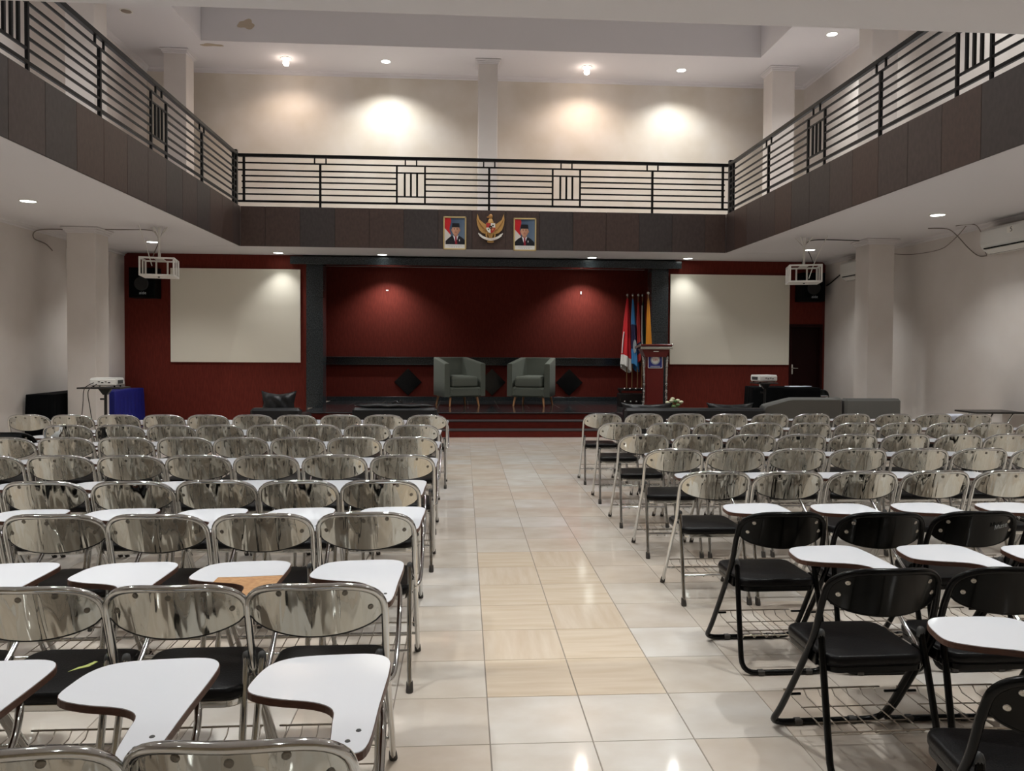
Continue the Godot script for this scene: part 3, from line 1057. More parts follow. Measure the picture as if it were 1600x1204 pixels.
func place_chair(proto: Node3D, called: String, x: float, z: float, turn: float, label: String, group: String) -> Node3D:
	var o := proto.duplicate()
	o.name = numbered(called)
	add_child(o)
	o.position = Vector3(x, 0, z)
	o.rotation.y = turn
	tag(o, label, "chair", group)
	return o


func chairs() -> void:
	var chrome := make_chrome_chair()
	var black := make_black_chair()
	# [top z, x of the aisle seat, how many]
	var left := [[-8.39, -0.39, 10], [-7.32, -0.45, 9], [-6.31, -0.43, 9], [-5.27, -0.42, 8], [-4.26, -0.45, 7], [-3.41, -0.43, 6], [-2.41, -0.45, 5], [-1.46, -0.42, 3]]
	for r in 8:
		for k in left[r][2]:
			var step: float = [0.467, 0.456, 0.454, 0.453, 0.448, 0.447, 0.432, 0.43][r]
			var x: float = left[r][1] - step * k
			var z: float = left[r][0] - 0.2
			var dark: bool = r == 1 and k == 8
			var where: String = ("aisle seat" if k == 0 else ORD[k] + " from aisle") + " in " + ROW[r] + " row from stage, left block"
			var label: String = ("black" if dark else "chrome") + " tablet chair, " + where
			if r == 6 and k == 2:
				label = "chrome tablet chair with torn seat, " + ORD[k] + " from aisle in seventh row, left block"
			elif r == 6 and k == 1:
				label = "chrome tablet chair with half bare brown tablet, seventh row from stage, left block"
			if dark:
				x += 0.12
			var o := place_chair(black if dark else chrome, "black_tablet_chair" if dark else "chrome_tablet_chair", x + rng.randf_range(-0.008, 0.008), z + (0.33 if dark else rng.randf_range(-0.015, 0.015)), rng.randf_range(-0.018, 0.018), label, "chairs left of the aisle")
			if r == 6 and k == 1:
				var old := o.get_node("tablet")
				o.remove_child(old)
				old.free()
				add_tablet(o, 0.685, true)
			if r == 6 and k == 2:
				var tear := put("seat_tear", MB.new().prism(PackedVector2Array([Vector2(-0.03, -0.05), Vector2(-0.014, -0.014), Vector2(0.002, 0.0), Vector2(0.016, 0.032), Vector2(0.028, 0.03), Vector2(0.018, -0.012), Vector2(-0.004, -0.025)]), 0.002, Transform3D(Basis(Vector3.RIGHT, -PI / 2), Vector3(0.06, 0.4565, -0.02))), M.torn_foam, o)
				tear.set_meta("label", "torn patch showing pale yellow foam")
	var right := [[-8.57, 1.57, 10], [-7.51, 1.56, 10], [-6.48, 1.55, 9], [-5.53, 1.55, 7], [-4.5, 1.51, 6]]
	for r in 5:
		for k in right[r][2]:
			var step: float = [0.486, 0.482, 0.467, 0.468, 0.46][r]
			var where: String = ("aisle seat" if k == 0 else ORD[k] + " from aisle") + " in " + ROW[r] + " row from stage, right block"
			place_chair(chrome, "chrome_tablet_chair", right[r][1] + step * k + rng.randf_range(-0.008, 0.008), right[r][0] - 0.2 + rng.randf_range(-0.015, 0.015), rng.randf_range(-0.018, 0.018), "chrome tablet chair, " + where, "chairs right of the aisle")
	for q in [[1.51, -3.52, 0.01, 5, 0], [1.985, -3.5, -0.01, 5, 1], [2.45, -3.51, 0.0, 5, 2], [2.93, -3.5, 0.0, 5, 3], [1.485, -2.6, 0.02, 6, 0], [1.95, -2.6, -0.01, 6, 1], [2.41, -2.58, 0.0, 6, 2], [1.5, -1.72, -0.12, 7, 0]]:
		var where: String = ("aisle seat" if q[4] == 0 else ORD[q[4]] + " from aisle") + " in " + ROW[q[3]] + " row from stage, right block"
		var o := place_chair(black, "black_tablet_chair", q[0], q[1] - 0.2, q[2], "black tablet chair, " + where, "chairs right of the aisle")
		if q[3] == 5 and q[4] == 2:
			var tm := TextMesh.new()
			tm.text = "Muse"
			tm.font_size = 16
			tm.pixel_size = 0.0019
			tm.depth = 0.001
			tm.material = M.sign_grey
			var s := put_mesh("scribble", tm, o.get_node("backrest"))
			s.position = Vector3(0.09, 0.7, frame_z(0.71, 0.035) + 0.068)
			s.rotation = Vector3(0.29, 0.27, 0.16)
			s.set_meta("label", "white scribbled word on the black back")
	chrome.free()
	black.free()


# ---------------------------------------------------------------- stage furniture
func stage_furniture() -> void:
	for k in 2:
		armchair(Vector3(-0.12 if k == 0 else 1.44, STAGE, -15.72), 0.42 if k == 0 else -0.36, "grey green tub armchair on the stage, " + ("left" if k == 0 else "right") + " of the two")
	lectern(Vector3(3.66, STAGE, -14.6))
	flags()


func armchair(at: Vector3, turn: float, label: String) -> void:
	var o := thing("armchair", label, "armchair", at, turn, "tub armchairs on the stage")
	var m: StandardMaterial3D = M.armchair_fabric
	var w := 0.39
	var d := 0.4
	# tub: the back and two wings that slope down to the front
	var coarse := bent([Vector3(-w, 0, d), Vector3(-w + 0.07, 0, -d), Vector3(w - 0.07, 0, -d), Vector3(w, 0, d)], 0.09, 5)
	var line := PackedVector3Array()
	for i in coarse.size() - 1:
		var steps := maxi(1, int(coarse[i].distance_to(coarse[i + 1]) / 0.08))
		for j in steps:
			line.append(coarse[i].lerp(coarse[i + 1], float(j) / steps))
	line.append(coarse[coarse.size() - 1])
	var rows := []
	var np := line.size()
	for i in np:
		var t := line[mini(i + 1, np - 1)] - line[maxi(i - 1, 0)]
		var nn := Vector3(-t.z, 0, t.x).normalized() * 0.055
		var c := line[i]
		var back := clampf((d - c.z) / (2 * d), 0.0, 1.0)
		var top := lerpf(0.86, 0.98, clampf(back * 1.1, 0.0, 1.0))
		var ring := PackedVector3Array()
		for q in [[-1, 0.2], [-1, 0.5], [-1, top - 0.03], [-0.93, top - 0.008], [-0.7, top], [0.7, top], [0.93, top - 0.008], [1, top - 0.03], [1, 0.5], [1, 0.2]]:
			ring.append(c + nn * q[0] + Vector3.UP * q[1])
		rows.append(ring)
	put("tub_back", MB.new().loft(rows, true, Vector3.ZERO, true), m, o)
	put("base", MB.new().box(Vector3(0, 0.29, 0.03), Vector3(0.7, 0.2, 0.76), 0.03), m, o)
	put("seat_cushion", MB.new().pad(rrect(-0.29, -0.34, 0.29, 0.41, 0.06, 5), 0.39, 0.6, 0.05, 0.02), m, o)
	for s in [-1, 1]:
		for y in [0.25, 0.34]:
			put("button", MB.new().lathe([Vector2(0.016, 0), Vector2(0.012, 0.006), Vector2(0.002, 0.008)], 8, Transform3D(Basis(Vector3.RIGHT, PI / 2), Vector3(0.29 * s, y, 0.41))), m, o)
		for z in [0.32, -0.3]:
			put("leg", MB.new().tube(PackedVector3Array([Vector3(0.29 * s, 0.2, z), Vector3(0.32 * s, 0.0, z * 1.12)]), 0.026, 10, false, 0.017), M.leg_wood, o)


func lectern(at: Vector3) -> void:
	var o := thing("lectern", "dark red lectern with chrome legs and a blue emblem sign on the stage", "lectern", at)
	var tilt := Basis(Vector3.RIGHT, -0.12)
	put("top", MB.new().box(Vector3(0, 1.22, 0.0), Vector3(0.6, 0.035, 0.44), 0.006, tilt), M.lectern_red, o)
	put("top_rim", MB.new().box(Vector3(0, 1.19, 0.22), Vector3(0.62, 0.045, 0.02), 0.005).box(Vector3(-0.31, 1.22, 0), Vector3(0.02, 0.045, 0.45), 0.004, tilt).box(Vector3(0.31, 1.22, 0), Vector3(0.02, 0.045, 0.45), 0.004, tilt), M.silver, o)
	put("head", MB.new().prism(PackedVector2Array([Vector2(-0.27, 1.17), Vector2(0.27, 1.17), Vector2(0.2, 1.02), Vector2(-0.2, 1.02)]), 0.32, Transform3D(Basis(), Vector3(0, 0, -0.14))), M.lectern_red, o)
	put("front_panel", MB.new().box(Vector3(0, 0.54, 0.02), Vector3(0.33, 0.96, 0.2), 0.006), M.lectern_red, o)
	put("base", MB.new().box(Vector3(0, 0.03, 0.0), Vector3(0.62, 0.06, 0.46), 0.01), M.silver, o)
	for s in [-1, 1]:
		var p := smooth([Vector3(0.24 * s, 1.03, 0.1), Vector3(0.225 * s, 0.9, 0.13), Vector3(0.215 * s, 0.5, 0.14), Vector3(0.22 * s, 0.2, 0.13), Vector3(0.235 * s, 0.05, 0.13)], 5)
		var lg := put("leg", MB.new().tube(p, 0.022, 10), M.chrome, o)
		for k in 9:
			var c := p[2 + k * 2]
			put("ring", MB.new().lathe([Vector2(0.022, -0.025), Vector2(0.029, -0.012), Vector2(0.029, 0.012), Vector2(0.022, 0.025)], 10, Transform3D(Basis(), c)), M.chrome, lg)
		put("foot", MB.new().lathe([Vector2(0.03, 0.0), Vector2(0.042, 0.02), Vector2(0.03, 0.055), Vector2(0.01, 0.07)], 12, Transform3D(Basis(), Vector3(0.25 * s, 0.0, 0.25))), M.chrome, o)
	put("name_plate", MB.new().box(Vector3(0, 1.125, 0.185), Vector3(0.1, 0.02, 0.008), 0.002), M.white_paint, o)
	var sg := put("sign", MB.new().prism(rrect(-0.14, -0.14, 0.14, 0.14, 0.02, 3), 0.012, Transform3D(Basis(), Vector3(0, 0.945, 0.122))), M.white_paint, o)
	put("sign_face", MB.new().prism(rrect(-0.13, -0.13, 0.13, 0.13, 0.016, 3), 0.014, Transform3D(Basis(), Vector3(0, 0.945, 0.122))), M.sign_blue, sg)
	var disc := PackedVector2Array()
	var inner := PackedVector2Array()
	for k in 28:
		disc.append(Vector2.from_angle(TAU * k / 28) * 0.092)
		inner.append(Vector2.from_angle(TAU * k / 28) * 0.07)
	put("emblem", MB.new().prism(disc, 0.0155, Transform3D(Basis(), Vector3(0, 0.965, 0.122))), M.sign_grey, sg)
	put("emblem_centre", MB.new().prism(inner, 0.0165, Transform3D(Basis(), Vector3(0, 0.965, 0.122))), M.white_paint, sg)
	text(sg, "emblem_letters", "UPI", Vector3(0, 0.965, 0.1392), 0.0036, M.flag_crimson)
	text(sg, "lettering", "UNIVERSITAS", Vector3(0, 0.839, 0.1372), 0.0019, M.white_paint)


func text(parent: Node, called: String, words: String, at: Vector3, px: float, m: Material, turn := 0.0) -> MeshInstance3D:
	var tm := TextMesh.new()
	tm.text = words
	tm.font_size = 16
	tm.pixel_size = px
	tm.depth = 0.001
	tm.material = m
	var o := put_mesh(called, tm, parent, at)
	o.rotation.y = turn
	return o


func flags() -> void:
	var st := thing("flag_stand", "low dark flag stand with silver studs beside the lectern", "stand", Vector3(3.46, STAGE, -15.6))
	put("box", MB.new().box(Vector3(0, 0.13, 0), Vector3(0.55, 0.26, 0.3), 0.01), M.table_dark, st)
	put("upper_bar", MB.new().box(Vector3(0, 0.34, 0), Vector3(0.55, 0.05, 0.2), 0.008).box(Vector3(-0.24, 0.29, 0), Vector3(0.04, 0.08, 0.1), 0.004).box(Vector3(0.24, 0.29, 0), Vector3(0.04, 0.08, 0.1), 0.004), M.table_dark, st)
	for y in [0.36, 0.1]:
		for k in 4:
			put("stud", MB.new().lathe([Vector2(0.022, 0), Vector2(0.02, 0.014), Vector2(0.002, 0.022)], 10, Transform3D(Basis(Vector3.RIGHT, PI / 2), Vector3(-0.17 + 0.12 * k, y, 0.1 if y > 0.2 else 0.15))), M.silver, st)
	var xs := [3.355, 3.465, 3.58, 3.67, 3.63]
	var lab := ["red and white flag, leftmost of the five on the stage", "light blue flag with a navy emblem band, second from left", "crimson flag with a dark lower corner, middle of the five", "dark green flag with a white edge, fourth of the five", "golden yellow flag, rightmost of the five on the stage"]
	var main := [M.flag_red, M.flag_blue, M.flag_crimson, M.flag_green, M.flag_yellow]
	for k in 5:
		var o := thing("flag", lab[k], "flag", Vector3(xs[k], STAGE + 0.365, -15.6 if k < 4 else -14.97), 0.0, "flags on the stage")
		put("pole", MB.new().tube(PackedVector3Array([Vector3(0, 0.0, 0), Vector3(0, 1.88, 0)]), 0.013, 8), M.pole_wood, o)
		put("finial", MB.new().lathe([Vector2(0.004, 0), Vector2(0.025, 0.012), Vector2(0.032, 0.035), Vector2(0.02, 0.06), Vector2(0.003, 0.068)], 10, Transform3D(Basis(), Vector3(0, 1.87, 0))), M.silver, o)
		var bot: float = [0.4, 0.42, 0.55, 0.62, 0.64][k]
		var wid: float = [0.17, 0.13, 0.09, 0.1, 0.1][k]
		var skew: float = [-0.03, 0.06, 0.02, 0.05, 0.03][k]
		var bands := [[0.0, 1.0, main[k]]]
		if k == 0:
			bands = [[0.0, 0.84, main[k]], [0.84, 1.0, M.flag_white]]
		elif k == 1:
			bands = [[0.0, 0.38, main[k]], [0.38, 0.76, M.flag_navy], [0.76, 1.0, main[k]]]
		elif k == 2:
			bands = [[0.0, 0.7, main[k]], [0.7, 0.88, M.flag_navy], [0.88, 1.0, main[k]]]
		elif k == 4:
			bands = [[0.0, 0.9, main[k]], [0.9, 1.0, M.flag_green]]
		for b in bands:
			var rows := []
			for i in 13:
				var t := lerpf(b[0], b[1], i / 12.0)
				var y := lerpf(1.84, bot, t)
				var w := wid * (0.16 + 0.84 * pow(t, 0.75))
				var ring := PackedVector3Array()
				for j in 28:
					var an := TAU * j / 28
					var q := 1.0 + 0.22 * sin(an * 5 + k * 1.7) * minf(1.0, t * 3.0) + 0.08 * sin(an * 9 + t * 4.0)
					var hem := -0.09 * cos(an + 0.6) * t * t if k < 2 else 0.03 * sin(an * 2) * t
					ring.append(Vector3(skew * t + cos(an) * w * q * 0.62, y + hem, sin(an) * w * q * (0.5 if k < 4 else 0.3)))
				rows.append(ring)
			put("cloth", MB.new().loft(rows, true), b[2], o)
		if k == 0:
			put("hem", MB.new().tube(smooth([Vector3(-0.075, 1.16, 0.05), Vector3(-0.1, 0.95, 0.055), Vector3(-0.115, 0.72, 0.06)], 4), 0.012, 6), M.flag_white, o)
		elif k == 1:
			var ring := PackedVector2Array()
			for j in 20:
				ring.append(Vector2(cos(TAU * j / 20) * 0.035, sin(TAU * j / 20) * 0.14))
			put("emblem", MB.new().prism(ring, 0.012, Transform3D(Basis(), Vector3(0.035, 0.86, 0.066))), M.sign_grey, o)
		elif k == 3:
			put("edge_stripe", MB.new().tube(smooth([Vector3(-0.015, 1.7, 0.02), Vector3(-0.02, 1.2, 0.05), Vector3(-0.01, 0.8, 0.055), Vector3(0.0, 0.62, 0.06)], 4), 0.009, 6), M.flag_white, o)


# ---------------------------------------------------------------- things on walls
func wall_things() -> void:
	for k in 2:
		var a := -5.58 if k == 0 else 4.1
		var o := thing("projection_screen", "plain white projection panel on the red wall " + ("left" if k == 0 else "right") + " of the stage", "screen", Vector3(a + (1.22 if k == 0 else 1.215), 1.24, RED + 0.021), 0.0, "projection panels")
		put("panel", MB.new().box(Vector3(0, 0.895, 0.0125), Vector3(2.44 if k == 0 else 2.43, 1.79, 0.025), 0.003), M.screen, o)
	# speakers
	for k in 2:
		var x := -5.98 if k == 0 else 6.87
		var o := thing("loudspeaker", "black wall loudspeaker high beside the " + ("left" if k == 0 else "right") + " screen", "speaker", Vector3(x, 2.72 if k == 0 else 2.78, RED + 0.2), 0.0, "wall loudspeakers")
		put("cabinet", MB.new().prism(PackedVector2Array([Vector2(-0.235, -0.28), Vector2(0.235, -0.28), Vector2(0.235, 0.28), Vector2(-0.235, 0.28)]), 0.3, Transform3D(Basis(), Vector3(0, 0, -0.14))), M.dark_plastic, o)
		put("grille", MB.new().box(Vector3(0, 0.02, 0.165), Vector3(0.41, 0.48, 0.02), 0.008), M.black_cloth, o)
		put("woofer", MB.new().lathe([Vector2(0.13, 0.0), Vector2(0.13, 0.012), Vector2(0.11, 0.014), Vector2(0.03, 0.008), Vector2(0.002, 0.01)], 24, Transform3D(Basis(Vector3.RIGHT, PI / 2), Vector3(0, -0.02, 0.172))), M.trim_black, o)
		text(o, "logo", "aide", Vector3(0.02, -0.19, 0.177), 0.004, M.sign_grey)
		put("bracket", MB.new().box(Vector3(0, 0, -0.17), Vector3(0.1, 0.16, 0.06), 0.005), M.dark_plastic, o)
	# door in the red wall
	var d := Node3D.new()
	d.name = "door_1"
	add_child(d)
	d.set_meta("kind", "structure")
	d.set_meta("label", "dark maroon door at the right end of the red wall")
	put("leaf", span(MB.new(), Vector3(6.6, 0.01, RED - 0.1), Vector3(7.19, 2.0, RED - 0.06), 0.003), M.door_maroon, d)
	var fm := MB.new()
	span(fm, Vector3(6.552, 0, RED - 0.14), Vector3(6.6, 2.0, RED + 0.02), 0.004)
	span(fm, Vector3(7.19, 0, RED - 0.14), Vector3(7.238, 2.0, RED + 0.02), 0.004)
	span(fm, Vector3(6.552, 2.0, RED - 0.14), Vector3(7.238, 2.058, RED + 0.02), 0.004)
	put("door_frame", fm, M.door_frame, d)
	put("handle", MB.new().box(Vector3(6.64, 1.15, RED - 0.05), Vector3(0.035, 0.2, 0.01), 0.003).tube(PackedVector3Array([Vector3(6.64, 1.17, RED - 0.05), Vector3(6.64, 1.17, RED - 0.0), Vector3(6.74, 1.17, RED - 0.0)]), 0.008, 8), M.silver, d)
	# portraits and the eagle on the fascia
	portrait(Vector3(-0.163, 3.59, AB), "framed portrait of a man in a black cap left of the eagle emblem", 0)
	portrait(Vector3(1.096, 3.585, AB), "framed portrait of a man in a black cap right of the eagle emblem", 1)
	eagle(Vector3(0.477, 3.69, AB))
	# air conditioners
	for q in [[Vector3(XR, 2.86, -9.62), -1.0, "white wall air conditioner with a number tag at the right edge", true], [Vector3(XR, 2.84, -13.55), -1.0, "white wall air conditioner partly behind the right column", false], [Vector3(XL, 2.78, -13.46), 1.0, "white wall air conditioner hidden behind the left column", false]]:
		air_conditioner(q[0], q[1], q[2], q[3])


func air_conditioner(at: Vector3, s: float, label: String, marked: bool) -> void:
	var o := thing("air_conditioner", label, "air conditioner", at, 0.0, "wall air conditioners")
	var prof := PackedVector2Array([Vector2(0, 0.0), Vector2(0.1, 0.0), Vector2(0.19, 0.06), Vector2(0.22, 0.12), Vector2(0.22, 0.3), Vector2(0.19, 0.335), Vector2(0, 0.335)])
	var b := Basis(Vector3(s, 0, 0), Vector3(0, 1, 0), Vector3(0, 0, 1))
	put("body", MB.new().prism(prof, 1.02, Transform3D(b, Vector3(0, 0, -0.51))), M.ac_white, o)
	put("flap", MB.new().box(Vector3(0.152 * s, 0.028, 0), Vector3(0.1, 0.012, 0.9), 0.003, Basis(Vector3(0, 0, 1), 0.58 * s)), M.ac_white, o)
	put("slot", MB.new().box(Vector3(0.2 * s, 0.066, 0), Vector3(0.022, 0.012, 0.92), 0.002).box(Vector3(0.11 * s, 0.002, 0), Vector3(0.014, 0.012, 0.92), 0.002), M.dark_plastic, o)
	put("grille", MB.new().box(Vector3(0.09 * s, 0.337, 0), Vector3(0.14, 0.008, 0.9), 0.002), M.dark_plastic, o)
	if marked:
		put("tag", MB.new().box(Vector3(0.221 * s, 0.25, 0.06), Vector3(0.003, 0.08, 0.11), 0.0005), M.white_paint, o)
		text(o, "number", "5", Vector3(0.224 * s, 0.255, 0.085), 0.0052, M.trim_black, -PI / 2)


func portrait(at: Vector3, label: String, k: int) -> void:
	var o := thing("framed_portrait", label, "picture", at, 0.0, "portraits above the stage")
	var w := 0.41
	var h := 0.59
	var fr := MB.new()
	for s in [-1, 1]:
		fr.box(Vector3(s * (w / 2 - 0.0125), 0, 0.014), Vector3(0.025, h, 0.026), 0.005)
		fr.box(Vector3(0, s * (h / 2 - 0.0125), 0.014), Vector3(w, 0.025, 0.026), 0.005)
	put("frame", fr, M.frame_gold, o)
	var m := StandardMaterial3D.new()
	m.resource_name = "portrait_print"
	m.albedo_texture = ImageTexture.create_from_image(portrait_image(k))
	m.roughness = 0.35
	var mb := MB.new()
	mb.quad(Vector3(-w / 2 + 0.02, -h / 2 + 0.02, 0.014), Vector3(w / 2 - 0.02, -h / 2 + 0.02, 0.014), Vector3(w / 2 - 0.02, h / 2 - 0.02, 0.014), Vector3(-w / 2 + 0.02, h / 2 - 0.02, 0.014), Vector3(0, 0, 1))
	mb.box(Vector3(0, 0, 0.007), Vector3(w - 0.03, h - 0.03, 0.012))
	put("print", mb, m, o)


func portrait_image(k: int) -> Image:
	var w := 180
	var h := 270
	var im := Image.create(w, h, false, Image.FORMAT_RGB8)
	var cx := 98.0 if k == 0 else 86.0
	for y in h:
		for x in w:
			var p := Vector2(x, y)
			var c := rgb(62, 80, 104).lerp(rgb(104, 120, 140), clampf((x - 60) / 160.0 + y / 500.0, 0, 1))
			if x < 52.0 - y * 0.02 + 6.0 * sin(y * 0.05):
				c = rgb(196, 34, 40) if y < 90 + x * 1.1 else rgb(214, 206, 200)
			# shoulders and suit
			var sh := 152.0 + pow(absf(x - cx) / 62.0, 2.0) * 26.0
			if y > sh and absf(x - cx) < 88:
				c = rgb(26, 27, 34)
				if absf(x - cx) < (226 - y) * 0.34 and y < 232:
					c = rgb(226, 226, 230)
				var tie := 6.0 + (y - 160.0) * 0.05
				if absf(x - cx - (y - 160) * 0.06) < tie and y > 158 and y < 232:
					c = rgb(142, 26, 44)
				if absf(x - cx - 32) < 4 and absf(y - 196) < 9:
					c = rgb(216, 214, 210)
			# neck, head, ears
			if absf(x - cx) < 17 and y > 128 and y < 162:
				c = rgb(172, 122, 98)
			var face := Vector2((p.x - cx) / 33.0, (p.y - 106.0) / 46.0)
			if face.length() < 1.0:
				c = rgb(206, 156, 128).lerp(rgb(160, 112, 88), clampf(face.x * 0.5 + face.y * 0.25 + 0.2, 0, 1))
			if Vector2((absf(p.x - cx) - 34.0) / 5.0, (p.y - 108.0) / 11.0).length() < 1.0:
				c = rgb(178, 126, 100)
			if face.length() < 1.0:
				if Vector2((absf(p.x - cx) - 12.0) / 6.0, (p.y - 100.0) / 2.4).length() < 1.0:
					c = rgb(48, 34, 30)
				if Vector2((absf(p.x - cx) - 12.0) / 8.0, (p.y - 92.0) / 2.0).length() < 1.0:
					c = rgb(60, 44, 38)
				if Vector2((p.x - cx) / 6.0, (p.y - 116.0) / 3.0).length() < 1.0:
					c = rgb(158, 106, 84)
				if Vector2((p.x - cx) / 11.0, (p.y - 127.0) / 2.6).length() < 1.0:
					c = rgb(150, 78, 70)
			# cap
			if y > 46 and y < 84 and absf(x - cx) < 30.0 + (y - 46) * 0.13:
				c = rgb(24, 24, 28)
			# caption strip
			if y > 232:
				c = rgb(222, 220, 216)
				if (y in [244, 245, 246] and absf(x - 90) < 62 and (x * 7 + x / 3) % 5 < 3) or (y in [255, 256, 257] and absf(x - 90) < 44 and (x * 5 + x / 4) % 5 < 3):
					c = rgb(120, 122, 130)
			im.set_pixel(x, y, c)
	return im


func eagle(at: Vector3) -> void:
	var o := thing("eagle_emblem", "golden eagle crest with a shield and white ribbon between the portraits", "emblem", at)
	var wing := [Vector2(0.05, -0.05), Vector2(0.08, 0.06), Vector2(0.14, 0.1), Vector2(0.2, 0.15), Vector2(0.235, 0.25), Vector2(0.25, 0.15), Vector2(0.24, 0.06), Vector2(0.205, -0.03), Vector2(0.15, -0.085), Vector2(0.09, -0.105)]
	for s in [-1, 1]:
		var poly := PackedVector2Array()
		for p in wing:
			poly.append(Vector2(p.x * s, p.y))
		var w := put("wing", MB.new().prism(poly, 0.025, Transform3D(Basis(), Vector3(0, 0, 0.002))), M.gold, o)
		for k in 6:
			var a := Vector2(0.075 + 0.018 * k, -0.04 + 0.012 * k)
			var b := Vector2(0.13 + 0.022 * k, -0.045 + 0.042 * k)
			put("feather", MB.new().tube(PackedVector3Array([Vector3(a.x * s, a.y, 0.028), Vector3((a.x + b.x) / 2 * s, (a.y + b.y) / 2 + 0.012, 0.034), Vector3(b.x * s, b.y, 0.028)]), 0.008, 6, false, 0.004), M.gold_dark, w)
		put("leg", MB.new().tube(smooth([Vector3(0.05 * s, -0.08, 0.03), Vector3(0.075 * s, -0.13, 0.035), Vector3(0.055 * s, -0.2, 0.03)], 4), 0.022, 8, false, 0.011), M.gold, o)
	put("body", MB.new().lathe([Vector2(0.02, -0.2), Vector2(0.06, -0.1), Vector2(0.075, 0.0), Vector2(0.055, 0.1), Vector2(0.035, 0.15), Vector2(0.02, 0.17)], 16, Transform3D(Basis.from_scale(Vector3(1, 1, 0.5)), Vector3(0, 0, 0.03))), M.gold, o)
	put("head", MB.new().lathe([Vector2(0.005, -0.05), Vector2(0.035, -0.02), Vector2(0.038, 0.02), Vector2(0.02, 0.048), Vector2(0.003, 0.054)], 14, Transform3D(Basis.from_scale(Vector3(1, 1, 0.6)), Vector3(0.0, 0.195, 0.03))).prism(PackedVector2Array([Vector2(-0.03, 0.21), Vector2(-0.07, 0.195), Vector2(-0.062, 0.18), Vector2(-0.03, 0.185)]), 0.02, Transform3D(Basis(), Vector3(0, 0, 0.02))), M.gold_dark, o)
	put("tail", MB.new().prism(PackedVector2Array([Vector2(-0.025, -0.12), Vector2(0.025, -0.12), Vector2(0.06, -0.25), Vector2(0.03, -0.262), Vector2(-0.03, -0.262), Vector2(-0.06, -0.25)]), 0.022, Transform3D(Basis(), Vector3(0, 0, 0.004))), M.gold, o)
	var sh := put("shield", MB.new().prism(PackedVector2Array([Vector2(-0.085, 0.085), Vector2(0.085, 0.085), Vector2(0.085, -0.03), Vector2(0.05, -0.085), Vector2(0, -0.11), Vector2(-0.05, -0.085), Vector2(-0.085, -0.03)]), 0.02, Transform3D(Basis(), Vector3(0, 0, 0.06))), M.gold_dark, o)
	var z := Transform3D(Basis(), Vector3(0, 0, 0.062))
	put("field", MB.new().prism(PackedVector2Array([Vector2(-0.078, 0.078), Vector2(-0.003, 0.078), Vector2(-0.003, 0.003), Vector2(-0.078, 0.003)]), 0.022, z), M.flag_crimson, sh)
	put("field", MB.new().prism(PackedVector2Array([Vector2(0.003, 0.078), Vector2(0.078, 0.078), Vector2(0.078, 0.003), Vector2(0.003, 0.003)]), 0.022, z), M.white_paint, sh)
	put("field", MB.new().prism(PackedVector2Array([Vector2(-0.078, -0.003), Vector2(-0.003, -0.003), Vector2(-0.003, -0.1), Vector2(-0.047, -0.08), Vector2(-0.078, -0.03)]), 0.022, z), M.white_paint, sh)
	put("field", MB.new().prism(PackedVector2Array([Vector2(0.003, -0.003), Vector2(0.078, -0.003), Vector2(0.078, -0.03), Vector2(0.047, -0.08), Vector2(0.003, -0.1)]), 0.022, z), M.flag_crimson, sh)
	put("centre_field", MB.new().prism(PackedVector2Array([Vector2(-0.026, 0.03), Vector2(0.026, 0.03), Vector2(0.026, -0.008), Vector2(0, -0.03), Vector2(-0.026, -0.008)]), 0.025, z), M.trim_black, sh)
	put("star", MB.new().prism(star(0.013), 0.026, z), M.gold, sh)
	put("bull_head", MB.new().prism(PackedVector2Array([Vector2(0.022, 0.06), Vector2(0.03, 0.05), Vector2(0.052, 0.05), Vector2(0.06, 0.06), Vector2(0.055, 0.035), Vector2(0.041, 0.015), Vector2(0.027, 0.035)]), 0.024, z), M.trim_black, sh)
	put("tree", MB.new().prism(PackedVector2Array([Vector2(0.012, 0.028), Vector2(0.018, 0.028), Vector2(0.018, 0.04)]), 0.024, z).prism(PackedVector2Array([Vector2(-0.055, -0.02), Vector2(-0.025, -0.02), Vector2(-0.03, -0.045), Vector2(-0.05, -0.045)]), 0.024, z), M.leaf_green, sh)
	put("grain", MB.new().prism(PackedVector2Array([Vector2(0.02, -0.02), Vector2(0.055, -0.015), Vector2(0.05, -0.04), Vector2(0.03, -0.055)]), 0.024, z), M.gold, sh)
	var rib := MB.new()
	var top := PackedVector3Array()
	var low := PackedVector3Array()
	for k in 21:
		var u := k / 10.0 - 1.0
		var y := -0.205 + 0.085 * u * u
		top.append(Vector3(u * 0.2, y + 0.022, 0.05 - 0.02 * u * u))
		low.append(Vector3(u * 0.2, y - 0.022, 0.05 - 0.02 * u * u))
	rib.loft([top, low], false, Vector3(0, 0, 1))
	var off := func(a: PackedVector3Array) -> PackedVector3Array:
		var out := PackedVector3Array()
		for q in a:
			out.append(q - Vector3(0, 0, 0.012))
		return out
	rib.loft([off.call(top), off.call(low)], false, Vector3(0, 0, -1))
	rib.loft([top, off.call(top)], false, Vector3(0, 1, 0))
	rib.loft([low, off.call(low)], false, Vector3(0, -1, 0))
	for s in [-1, 1]:
		rib.prism(PackedVector2Array([Vector2(0.175 * s, -0.15), Vector2(0.215 * s, -0.115), Vector2(0.222 * s, -0.085), Vector2(0.2 * s, -0.1), Vector2(0.165 * s, -0.115)]), 0.014, Transform3D(Basis(), Vector3(0, 0, 0.01)))
	var r := put("ribbon", rib, M.white_paint, o)
	text(r, "motto", "BHINNEKA TUNGGAL IKA", Vector3(0, -0.204, 0.0515), 0.0011, M.gold_dark)


func star(r: float) -> PackedVector2Array:
	var out := PackedVector2Array()
	for k in 10:
		out.append(Vector2.from_angle(PI / 2 + TAU * k / 10) * (r if k % 2 == 0 else r * 0.42))
	return out


